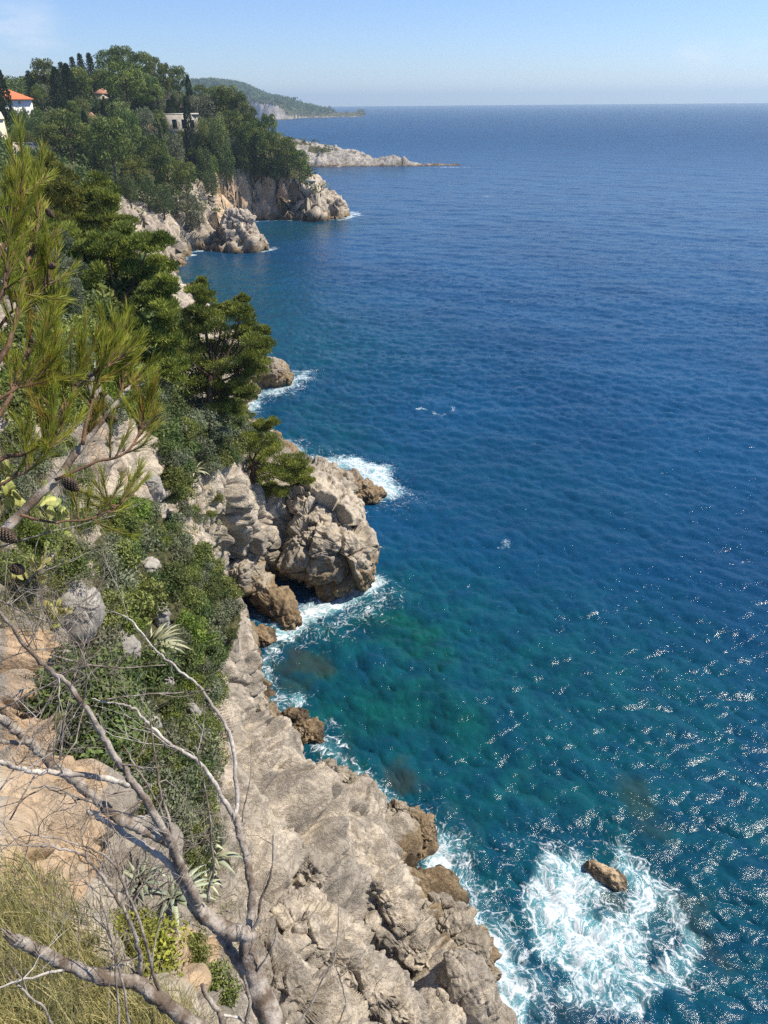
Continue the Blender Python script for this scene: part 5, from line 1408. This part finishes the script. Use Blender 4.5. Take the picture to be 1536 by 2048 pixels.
# ------------------------------------------------------------------ agaves and prickly pears
def agave(px, py, Lpx, n, label, tone=.55, lean=(0, 0)):
    b = on_cliff(px, py, -.02); d = pix(b)[2]; L0 = Lpx * d / F; m = MB()
    for i in range(n):
        an = i * 2.399 + RNG.uniform(-.2, .2); el = .25 + 1.05 * (i / n) + RNG.uniform(-.12, .12); L = L0 * RNG.uniform(.75, 1.1) * (1 - .35 * (i / n) ** 3); w_ = L * .085
        h = np.array([math.cos(an), math.sin(an), 0]); sd_ = np.array([-h[1], h[0], 0]); k = 7; rows = []
        for j in range(k):
            u = j / (k - 1); e = el - .55 * u * u * (1.2 - el * .5)
            pos = h * (L * u * math.cos(e)) + np.array([0, 0, L * u * math.sin(e)]) + np.array([lean[0], lean[1], 0]) * L * u
            ww = w_ * (.55 + 1.2 * u * (1 - u) * 1.5) * (1 - u ** 3) + .002
            up_ = np.array([0, 0, 1]) * math.cos(e) - h * math.sin(e)
            rows += [pos - sd_ * ww + up_ * ww * .45, pos, pos + sd_ * ww + up_ * ww * .45, pos - up_ * ww * .35]
        idx = np.arange(k * 4).reshape(k, 4); q = []
        for j in range(k - 1):
            for a_, b_ in ((0, 1), (1, 2), (2, 3), (3, 0)): q.append((idx[j, a_], idx[j, b_], idx[j + 1, b_], idx[j + 1, a_]))
        m.add(np.array(rows), q, None, np.tile(np.array([.8, .35, .8, .3]), k) * 0 + np.clip(tone + RNG.normal() * .15 + np.tile(np.array([.22, 0, .22, 0]), k), 0, 1))
    o = obj('agave', m.mesh('agave'), M['agave'], None, b)
    return tag(o, label, 'agave')


agave(300, 1300, 78, 34, 'big pale agave clump among the bushes in the middle of the slope', .8, (.25, -.1))
agave(262, 1400, 55, 24, 'agave under the thin dead branches left of the thicket', .65)
agave(345, 1800, 92, 30, 'large blue-green agave behind the dead tree trunk', .35, (.15, 0))
agave(280, 1770, 66, 22, 'dark agave left of the large blue-green one', .3)
agave(425, 1720, 60, 26, 'agave on the edge of the pale wall beside the right-hand dead stem', .6)
agave(410, 1690, 44, 18, 'smaller agave just above the one on the wall edge', .65)
agave(388, 947, 34, 18, 'lone silvery agave star above the cave cove', .9)
agave(415, 1770, 40, 18, 'low yellowing agave below the wall-edge agave', .85)


def prickly(px, py, hpx, n, label, seed, tone=.6):
    b = on_cliff(px, py, -.02); d = pix(b)[2]; S_ = hpx * d / F; r = np.random.default_rng(seed); m = MB(); v, f = ico(3)
    pads = []
    def pad(base, direc, face, L, depth):
        u = unit(direc); w_ = unit(np.cross(u, face)); nrm = np.cross(w_, u)
        c = base + u * L * .5
        prof = .78 + .22 * v[:, 2:3] 
        V = c + v[:, 2:3] * u * L * .52 + v[:, :1] * prof * w_ * L * .36 + v[:, 1:2] * nrm * L * .065
        m.add(V, None, f, np.clip(tone + r.normal() * .16, 0, 1))
        if depth == 0: return
        for _ in range(int(r.integers(1, 4))):
            s = r.uniform(-.75, .75); nb = c + u * L * .47 * math.cos(s) + w_ * L * .34 * math.sin(s)
            pad(nb, u * math.cos(s) + w_ * math.sin(s) + r.normal(size=3) * .25, unit(nrm + r.normal(size=3) * .55), L * r.uniform(.75, .95), depth - 1)
    m.add(v * np.array([.24, .24, .07]) * S_ , None, f, .2)
    for i in range(n):
        pad(np.array([np.clip(r.normal() * S_ * .12, -.2 * S_, .2 * S_), np.clip(r.normal() * S_ * .12, -.2 * S_, .2 * S_), -.01]), np.array([r.normal() * .4, r.normal() * .4, 1]), unit(r.normal(size=3) * [1, 1, .2]), S_ * .33, 2)
    o = obj('prickly_pear', m.mesh('prickly_pear'), M['cactus'], None, b)
    return tag(o, label, 'cactus')


prickly(45, 1040, 120, 4, 'large pale prickly pear at the left edge under the pine sprays', 1, .55)
prickly(120, 1075, 100, 4, 'prickly pear with round pads right of the leftmost one', 2, .5)
prickly(70, 1165, 90, 4, 'prickly pear low at the left beside the biggest boulder', 3, .65)
prickly(110, 1250, 62, 3, 'yellowish prickly pear hanging in front of the biggest boulder', 4, .85)
prickly(290, 1245, 62, 6, 'yellow-green prickly pear clump just above the big pale agave', 5, .9)
prickly(25, 985, 80, 3, 'prickly pear behind the others at the left edge', 6, .5)

# ------------------------------------------------------------------ dry grass, weeds
def blades(m, b, n, L, W, spread, lean=0.0, a=(.3, .9)):
    for _ in range(n):
        o = b + np.array([RNG.normal() * spread, RNG.normal() * spread, -.02])
        an = RNG.uniform(0, 6.283); h = np.array([math.cos(an), math.sin(an), 0]); l = L * RNG.uniform(.5, 1.15); bend = RNG.uniform(.15, .75); w_ = W * RNG.uniform(.6, 1.3)
        sd_ = np.array([-h[1], h[0], 0]); u = np.array([0, .35, .7, 1.0])
        P_ = o + h * (l * bend * u ** 2)[:, None] + np.array([0, 0, 1]) * (l * u * (1 - .35 * bend * u))[:, None]
        wd_ = w_ * np.array([1, .85, .55, .08])
        V = np.stack([P_ - sd_ * wd_[:, None], P_ + sd_ * wd_[:, None]], 1).reshape(-1, 3)
        m.add(V, [(0, 1, 3, 2), (2, 3, 5, 4), (4, 5, 7, 6)], None, RNG.uniform(*a))


def tufts(poly, n, per, L, W, spread, a=(.3, .9), maxd=60, mind=0):
    m = MB(); xs = [q[0] for q in poly]; ys = [q[1] for q in poly]; c = 0; t = 0
    while c < n and t < n * 20:
        t += 1; px, py = RNG.uniform(min(xs), max(xs)), RNG.uniform(min(ys), max(ys))
        if not inside(poly, np.array([px]), np.array([py]))[0]: continue
        b = on_cliff(px, py)
        if b is None or not mind < pix(b)[2] < maxd: continue
        blades(m, b, per, L * RNG.uniform(.6, 1.3), W, spread, 0, (a[0] + RNG.uniform(-.15, .15), a[1])); c += 1
    return m


g = tufts([(-160, 1790), (0, 1800), (110, 1850), (250, 1970), (400, 2045), (440, 2120), (-160, 2120)], 420, 16, .30, .0022, .05, (.25, .84), 9)
tag(obj('grass', g.mesh('grass', False), M['grass']), 'dry straw and green grass on the brink in the near corner', 'grass', kind='stuff')
g = tufts([(-40, 880), (150, 860), (215, 1000), (205, 1190), (100, 1260), (-40, 1260)], 380, 12, .42, .004, .10, (.1, .84), 40)
g2 = tufts([(340, 1000), (440, 960), (470, 1060), (440, 1120), (380, 1060)], 60, 14, .45, .012, .16, (.1, .7), 80)
g3 = tufts([(420, 1600), (470, 1560), (520, 1900), (440, 1990), (380, 1830)], 80, 14, .28, .005, .08, (.1, .8), 40)
g4 = tufts([(0, 1720), (100, 1760), (150, 1830), (330, 1990), (180, 1900), (0, 1790)], 60, 14, .22, .003, .06, (.2, .84), 14)
for q in (g2, g3, g4):
    for v, a in zip(q.v, q.a): g.add(v, [(0, 1, 3, 2), (2, 3, 5, 4), (4, 5, 7, 6)], None, a)
tag(obj('weeds', g.mesh('weeds', False), M['weeds']), 'thin dry weeds and green stems growing on the rocky slope', 'weeds', kind='stuff')

# ------------------------------------------------------------------ dead tree in front
dt_base = P(548, 2075, d=2.95)
hbt = bvh_c.ray_cast(Vector(dt_base), Vector((.05, .15, -1)))
root_pt = np.array(hbt[0]) if hbt[0] is not None else dt_base - np.array([0, 0, 2])
DT = empty('dead_tree', root_pt, 'bare dead tree with weathered grey forked limbs in the near corner', 'dead tree')


def path3(pts, d0, d1, n):
    q = smooth_path(np.array(pts, float), n); ds = np.linspace(d0, d1, n)
    return np.array([P(a, b, d=c) for (a, b), c in zip(q, ds)]), ds


def wob_path(p, amt):
    k = len(p)
    w_ = np.stack([fbm(np.stack([np.arange(k) * .35 + s_, np.full(k, amt * 97.0 + s_ * 3), np.zeros(k)], 1), 3) for s_ in (0.3, 7.7, 15.1)], 1)
    w_ *= np.minimum(np.arange(k), 3)[:, None] / 3
    return p + w_ * amt


def twigs(mb_, p, d, L_, r, depth):
    n = 6; pts = [p]; dd = d
    for _ in range(n):
        dd = unit(dd + RNG.normal(size=3) * .20 + np.array([0, 0, .03])); pts.append(pts[-1] + dd * L_ / n)
    pts = np.array(pts); mb_.tube(pts, np.linspace(r, r * .35, n + 1), 5, .5, False)
    if depth:
        for _ in range(int(RNG.integers(2, 4))):
            i = int(RNG.integers(2, n)); twigs(mb_, pts[i], unit(dd + RNG.normal(size=3) * .7), L_ * RNG.uniform(.45, .75), r * .55, depth - 1)


def branch(name, pts, w0, w1, d0, d1, mat='bark', ntw=0, twL=.35, label=None, wob=.006):
    n = max(14, len(pts) * (9 if w0 > 14 else 5)); p, ds = path3(pts, d0, d1, n); p = wob_path(p, wob)
    rad = np.linspace(w0, w1, n) * (.36 if w0 > 40 else .31) * ds / F
    rad *= 1 + .10 * perlin(np.stack([np.arange(n) * .5, np.full(n, w0 * 1.0), np.full(n, pts[0][0] * .1)], 1))
    m = MB(); m.tube(p - root_pt, rad, 16 if w0 > 14 else 6, .5, True, .30 if w0 > 14 else .12)
    for _ in range(ntw):
        i = int(RNG.integers(n // 3, n)); t = unit(p[min(i + 1, n - 1)] - p[i - 1])
        twigs(m, p[i] - root_pt, unit(t * .6 + RNG.normal(size=3) * .55 + np.array([0, 0, .25])), twL * RNG.uniform(.5, 1.2), max(.0016, rad[i] * .35), 2)
    if label and 'stub' in label:
        ax_ = unit(p[0] - p[2])
        for _ in range(16):
            b_ = p[1] - root_pt + rand_dirs(1)[0] * rad[0] * .75
            m.tube([b_, b_ + ax_ * RNG.uniform(.02, .05), b_ + ax_ * RNG.uniform(.045, .085)], [rad[0] * .34, rad[0] * .2, .0008], 5)
    o = obj(name, m.mesh(name), M[mat], DT)
    if label: o['label'] = label
    return p


tpts = [(548, 2075), (543, 2042), (526, 2000), (512, 1964), (500, 1925), (496, 1895), (498, 1862)]
tp, tds = path3(tpts, 2.95, 3.0, 30)
tp = np.concatenate([smooth_path([root_pt - np.array([0, 0, .3]), (root_pt + tp[0]) / 2 + np.array([.05, -.05, .1]), tp[0]], 8)[:-1], tp])
trd = np.concatenate([np.linspace(38, 26, 7), np.linspace(25, 18, 30)]) * 3.0 / F
m = MB(); m.tube(wob_path(tp, .006) - root_pt, trd, 22, .5, True, .28); obj('trunk', m.mesh('trunk'), M['bark'], DT)
branch('branch', [(498, 1868), (465, 1864), (430, 1847), (395, 1816), (385, 1800)], 46, 36, 3.0, 2.95)
branch('branch', [(498, 1868), (500, 1847), (504, 1788), (497, 1735), (492, 1710), (477, 1659), (472, 1632)], 30, 20, 3.0, 3.15)
branch('branch', [(472, 1640), (474, 1600), (470, 1540), (465, 1487), (448, 1445), (426, 1413), (395, 1370), (352, 1335), (312, 1300), (262, 1240), (220, 1222)], 15, 4, 3.15, 3.5, 'bark_white', 2)
branch('branch', [(476, 1650), (462, 1625), (441, 1589), (420, 1552), (391, 1519), (344, 1491), (305, 1456), (276, 1425), (250, 1409), (207, 1403), (184, 1396)], 17, 4, 3.15, 3.0, 'bark_white', 5)
branch('branch', [(395, 1816), (391, 1796), (367, 1749), (352, 1712), (340, 1682), (328, 1663), (289, 1597), (258, 1554), (234, 1519), (207, 1472), (176, 1421), (137, 1370), (98, 1339), (62, 1304), (0, 1225), (-60, 1160)], 34, 9, 2.95, 2.35, 'bark', 8, .4)
branch('branch', [(388, 1812), (370, 1780), (348, 1741), (332, 1722), (300, 1700), (273, 1683), (219, 1648), (190, 1630), (176, 1622)], 22, 15, 2.92, 2.7, 'bark_white', 1)
branch('branch', [(346, 1690), (320, 1675), (281, 1659), (234, 1636), (207, 1612), (176, 1585), (145, 1558), (98, 1523), (59, 1484), (23, 1452), (0, 1435), (-50, 1400)], 32, 27, 2.97, 2.6, 'bark', 2)
branch('branch', [(62, 1484), (30, 1485), (0, 1482), (-60, 1470)], 16, 13, 2.65, 2.5)
branch('branch', [(256, 1570), (230, 1562), (195, 1554), (117, 1546), (66, 1544), (30, 1535), (0, 1525), (-60, 1520)], 20, 13, 2.82, 2.3, 'bark_white', 3)
branch('branch', [(344, 1728), (342, 1690), (340, 1652), (324, 1593), (312, 1534), (305, 1472), (300, 1440)], 12, 5, 2.9, 2.85, 'bark', 1)
branch('branch', [(416, 1804), (420, 1770), (426, 1741), (424, 1690), (418, 1632), (406, 1550), (391, 1495)], 11, 4, 2.95, 2.8, 'bark', 1, label='thin upright branch with a few yellowish buds')
branch('branch', [(338, 1660), (322, 1620), (300, 1580), (270, 1530), (245, 1490)], 8, 4, 2.9, 2.8, 'bark', 1)
branch('branch', [(500, 1866), (516, 1843), (520, 1800), (539, 1761), (545, 1710), (547, 1671)], 13, 4, 3.0, 2.95, 'bark', 2, .2)
branch('branch', [(484, 1644), (492, 1600), (500, 1550), (504, 1476)], 5, 2, 3.1, 3.1)
branch('branch', [(440, 1868), (461, 1902), (484, 1937), (500, 1960)], 30, 34, 3.05, 3.02)
branch('branch', [(512, 1945), (530, 1920), (548, 1880), (552, 1850)], 7, 3, 2.95, 2.9, 'bark', 1, .15)
LOG = [(30, 1878), (52, 1890), (78, 1902), (125, 1925), (188, 1952), (240, 1962), (273, 1964), (313, 1995), (352, 2023), (400, 2056), (470, 2110)]
branch('branch', LOG, 34, 46, 2.35, 2.75, 'bark', 2, .25, 'thick broken limb ending in a pale snapped stub')
branch('branch', [(281, 1948), (280, 1915), (273, 1886), (258, 1839), (227, 1788), (195, 1741), (156, 1706), (109, 1695), (60, 1690), (0, 1689)], 16, 4, 2.6, 2.2, 'bark', 9, .3)
branch('branch', [(322, 1988), (305, 1940), (289, 1878), (258, 1792), (227, 1730), (184, 1698), (129, 1683), (47, 1663)], 12, 4, 2.65, 2.3, 'bark', 9, .3)
branch('branch', [(240, 2060), (238, 2030), (230, 1950), (226, 1886), (200, 1810), (170, 1760)], 9, 3, 2.4, 2.3, 'bark', 5, .25)
branch('branch', [(258, 2050), (252, 2000), (234, 1925), (215, 1860), (185, 1810)], 9, 3, 2.5, 2.4, 'bark', 5, .25)
branch('branch', [(0, 1975), (40, 1962), (80, 1950), (125, 1940)], 6, 9, 2.0, 2.35, 'bark_white', 2, .2)
branch('branch', [(110, 2060), (90, 2020), (50, 1985), (10, 1950)], 9, 5, 2.2, 2.1, 'bark', 2, .2)
branch('branch', [(404, 1968), (415, 1995), (430, 2015), (441, 2027), (446, 2060), (452, 2100)], 13, 22, 2.8, 2.85)
branch('branch', [(446, 2030), (470, 2035), (495, 2045), (510, 2060)], 9, 8, 2.85, 2.9, 'bark_white', 1, .15)
branch('branch', [(490, 2060), (500, 2010), (492, 1975), (488, 1950)], 14, 9, 2.85, 2.85)
branch('branch', [(560, 2075), (599, 2044), (625, 2000), (645, 1960), (665, 1925), (671, 1909), (677, 1850), (677, 1794)], 9, 2.5, 3.0, 3.1, 'bark', 3, .2)
branch('branch', [(660, 2075), (679, 2044), (690, 2010), (692, 2002), (680, 1960), (671, 1930)], 6, 2.5, 3.0, 3.05, 'bark', 2, .15)
branch('branch', [(740, 2080), (760, 2040), (752, 2000), (745, 1985)], 5, 2, 3.1, 3.1, 'bark', 2, .12)
branch('branch', [(545, 2040), (590, 2060), (620, 2100)], 14, 10, 2.95, 3.0, 'bark_white')
# tangle of thin dead stems along the left edge
for (x0, y0, x1, y1, d_, nt) in [(-20, 1190, 130, 1250, 2.6, 7), (-20, 1330, 150, 1290, 2.6, 7), (0, 1420, 200, 1300, 2.7, 8), (-20, 1270, 90, 1130, 2.8, 7), (60, 1500, 130, 1330, 2.7, 6), (-20, 1100, 230, 1030, 3.0, 6),
                                 (100, 1310, 330, 1330, 2.9, 5), (20, 1640, 120, 1440, 2.5, 6), (120, 1520, 180, 1250, 2.9, 6), (150, 1600, 330, 1560, 2.8, 4), (0, 1580, 110, 1480, 2.4, 5), (200, 1400, 420, 1380, 3.0, 4), (300, 1960, 370, 1740, 2.7, 4)]:
    branch('branch', [(x0, y0), ((x0 + x1) / 2 + RNG.uniform(-15, 15), (y0 + y1) / 2 + RNG.uniform(-15, 15)), (x1, y1)], 6, 2.5, d_, d_ + .15, 'bark', nt, .34)

# dry grey brushwood on the slope behind the dead tree
def dry_bush(px, py, r, n, label):
    b = on_cliff(px, py); m = MB()
    for _ in range(n): twigs(m, np.array([RNG.normal() * r * .15, RNG.normal() * r * .15, -.05]), unit(RNG.normal(size=3) * [1, 1, .5] + np.array([0, 0, .9])), r * RNG.uniform(.7, 1.2), .008, 2)
    return tag(obj('dry_bush', m.mesh('dry_bush'), M['bare'], None, b), label, 'dry bush')


dry_bush(375, 1640, 1.3, 34, 'leafless grey brushwood beside the pale wall behind the upright dead stem')
dry_bush(255, 1800, .7, 22, 'tangle of dry stems between the thin dead branches low on the slope')
dry_bush(120, 960, 1.3, 26, 'dry grey stems behind the prickly pears')

# ------------------------------------------------------------------ near pine sprays at the left edge
pb = P(-130, 1150, d=2.3)
hp = bvh_c.ray_cast(Vector(pb), Vector((-.75, -.35, -1)).normalized())
pine_pt = np.array(hp[0]) if hp[0] is not None else pb - np.array([0, 0, 1.5])
NP_ = empty('pine_tree', pine_pt, 'near young pine with long bright needles and cones at the left edge', 'pine tree')
BR = [([(-130, 1150), (-60, 1095), (0, 1065), (40, 1030), (110, 960), (165, 890), (215, 830), (250, 785), (262, 760)], 34, 7, 2.3, 2.75, 'bark'),
      ([(165, 890), (178, 830), (190, 775), (215, 725)], 10, 6, 2.55, 2.6, 'shoot'),
      ([(-80, 960), (0, 920), (60, 900), (110, 850), (140, 795), (160, 755)], 14, 6, 2.3, 2.5, 'shoot'),
      ([(-60, 800), (0, 720), (25, 660), (48, 560), (70, 480), (80, 420)], 16, 6, 2.3, 2.5, 'shoot'),
      ([(-60, 620), (0, 510), (28, 440), (42, 390)], 14, 6, 2.3, 2.4, 'shoot'),
      ([(-60, 900), (0, 830), (30, 765), (55, 710), (85, 665), (105, 640)], 13, 6, 2.3, 2.55, 'shoot'),
      ([(110, 960), (180, 930), (250, 905), (278, 870), (290, 840)], 9, 5, 2.5, 2.65, 'shoot'),
      ([(40, 1030), (120, 1045), (200, 1030), (240, 1010)], 8, 4, 2.4, 2.6, 'shoot'),
      ([(-50, 700), (0, 600), (12, 540), (20, 480)], 12, 6, 2.2, 2.35, 'shoot'),
      ([(215, 830), (238, 795), (245, 755), (240, 730)], 8, 5, 2.65, 2.7, 'shoot'),
      ([(-50, 830), (30, 780), (60, 768), (90, 735)], 10, 5, 2.35, 2.45, 'shoot'),
      ([(-60, 1000), (20, 960), (70, 930), (100, 900)], 10, 5, 2.3, 2.4, 'shoot'),
      ([(-60, 760), (10, 640), (60, 600), (95, 570)], 9, 5, 2.4, 2.5, 'shoot'),
      ([(120, 880), (100, 830), (90, 790), (100, 750)], 8, 5, 2.45, 2.5, 'shoot'),
      ([(160, 770), (200, 740), (235, 720)], 7, 5, 2.5, 2.6, 'shoot')]
needles = MB()


def shoot(base, d, L_, dead, fat=1.0):
    n = 8; pts = [base]; dd = d
    for _ in range(n):
        dd = unit(dd + RNG.normal(size=3) * .05 + np.array([0, 0, .05])); pts.append(pts[-1] + dd * L_ / n)
    pts = np.array(pts)
    k = int(95 * L_ / .16 * fat); u = RNG.random(k) ** .8; i = np.minimum((u * n).astype(int), n - 1); fr = (u * n - i)[:, None]
    pos = pts[i] * (1 - fr) + pts[i + 1] * fr; ax = unit(pts[i + 1] - pts[i])
    rd = unit(RNG.normal(size=(k, 3))); rd = unit(rd - (rd * ax).sum(1)[:, None] * ax)
    dirs = unit(ax * RNG.uniform(.8, 1.15, k)[:, None] + rd * RNG.uniform(.12, .46, k)[:, None])
    tone = np.where(RNG.random(k) < dead, RNG.uniform(.9, 1, k), np.clip(RNG.uniform(.35, .65) + RNG.normal(size=k) * .16, 0, .84))
    needles.leaves(pos - pine_pt, dirs, side_of(dirs), RNG.uniform(.045, .075, k), RNG.uniform(.0017, .0026, k), tone)
    return pts


shoots = MB(); tips = []
for pts, w0, w1, d0, d1, mt in BR:
    n = len(pts) * 5; p, ds = path3(pts, d0, d1, n); p = wob_path(p, .008)
    m = MB(); m.tube(p - pine_pt, np.linspace(w0 * .8, w1 * .7, n) * .5 * ds / F, 8); obj('branch', m.mesh('branch'), M[mt], NP_)
    t = unit(p[-1] - p[-3])
    tips.append(p[-1])
    st = int(n * (.62 if w0 > 20 else .36))
    for i in range(st, n, 1):
        for _ in range(1 if RNG.random() < .85 else 0):
            tg = unit(p[min(i + 1, n - 1)] - p[i - 1])
            d = unit(tg * .5 + UP * .6 + RNG.normal(size=3) * .5)
            L_ = RNG.uniform(.09, .17); s_pts = shoot(p[i], d, L_, .6 if RNG.random() < .14 else .04)
            shoots.tube(s_pts - pine_pt, np.linspace(.004, .0022, len(s_pts)), 5)
    for _ in range(3):
        s_pts = shoot(p[-1], unit(t * .6 + UP * .7 + RNG.normal(size=3) * .3), RNG.uniform(.13, .22), .03, 1.1)
        shoots.tube(s_pts - pine_pt, np.linspace(.0042, .0022, len(s_pts)), 5)
obj('shoots', shoots.mesh('shoots'), M['shoot'], NP_)
obj('needles', needles.mesh('needles', False), M['needle'], NP_)
p = smooth_path([np.zeros(3) - [0, 0, .3], (pb - pine_pt) * .5 + np.array([-.08, -.05, 0]), pb - pine_pt], 10)
m = MB(); m.tube(p, np.linspace(.05, .03, 10), 10); obj('trunk', m.mesh('trunk'), M['bark'], NP_)


def cone_mesh():
    m = MB(); m.tube([[0, 0, -.042], [0, 0, -.02], [0, 0, .02], [0, 0, .04]], [.006, .014, .012, .004], 8, .4)
    for i in range(95):
        u = i / 95; z = -.042 + .088 * u; R = .030 * math.sin(math.pi * (.16 + .80 * u)) ** .8; an = i * 2.399
        h = np.array([math.cos(an), math.sin(an), 0]); s = np.array([-h[1], h[0], 0]); c = h * R * .45 + np.array([0, 0, z]); t = h * R * 1.05 + np.array([0, 0, z + .006])
        w_ = .0085 * (1 - .5 * abs(u - .4)); e = np.array([0, 0, .0035])
        m.add([c - s * w_ * .5 - e, c + s * w_ * .5 - e, t + s * w_ - e, t - s * w_ - e, c - s * w_ * .5 + e, c + s * w_ * .5 + e, t + s * w_ + e, t - s * w_ + e], [(3, 2, 1, 0), (4, 5, 6, 7), (0, 1, 5, 4), (1, 2, 6, 5), (2, 3, 7, 6), (3, 0, 4, 7)])
    return m.mesh('pine_cone', False)


cm_ = cone_mesh(); cm_.materials.append(M['cone'])
for (px, py, d_, s_) in [(224, 838, 2.6, .75), (140, 968, 2.4, .9), (12, 1070, 2.28, 1.0), (34, 1138, 2.5, .9), (15, 420, 2.35, .55), (99, 426, 2.4, .5), (104, 532, 2.45, .5), (206, 788, 2.6, .45), (62, 690, 2.5, .45)]:
    o = obj('pine_cone', cm_, None, NP_, P(px, py, d=d_) - pine_pt); o.scale = (s_ * .72, s_ * .72, s_ * .72); o.rotation_euler = (float(RNG.uniform(1.2, 2.6)), float(RNG.uniform(-.5, .5)), float(RNG.uniform(0, 6)))

# ------------------------------------------------------------------ sea air
mb = MB(); mb.box((-12000, -300, -6), (12000, 11400, 128))
hz = obj('haze', mb.mesh('haze', False)); tag(hz, 'thin pale sea haze over the whole view', 'haze', kind='stuff')
hm = bpy.data.materials.new('sea_haze'); hm.use_nodes = True; ht = hm.node_tree; ht.nodes.clear()
ho = ht.nodes.new('ShaderNodeOutputMaterial'); pv = ht.nodes.new('ShaderNodeVolumePrincipled')
pv.inputs['Color'].default_value = (.66, .85, 1.0, 1); pv.inputs['Density'].default_value = .00018; pv.inputs['Anisotropy'].default_value = .25
ht.links.new(pv.outputs[0], ho.inputs['Volume']); hz.data.materials.append(hm)

# ------------------------------------------------------------------ render settings
cy = scene.cycles
cy.use_denoising = False
cy.max_bounces = 6; cy.diffuse_bounces = 2; cy.glossy_bounces = 2; cy.transmission_bounces = 3; cy.volume_bounces = 0; cy.transparent_max_bounces = 4
cy.sample_clamp_indirect = 6.0
cy.use_adaptive_sampling = True; cy.adaptive_threshold = .01
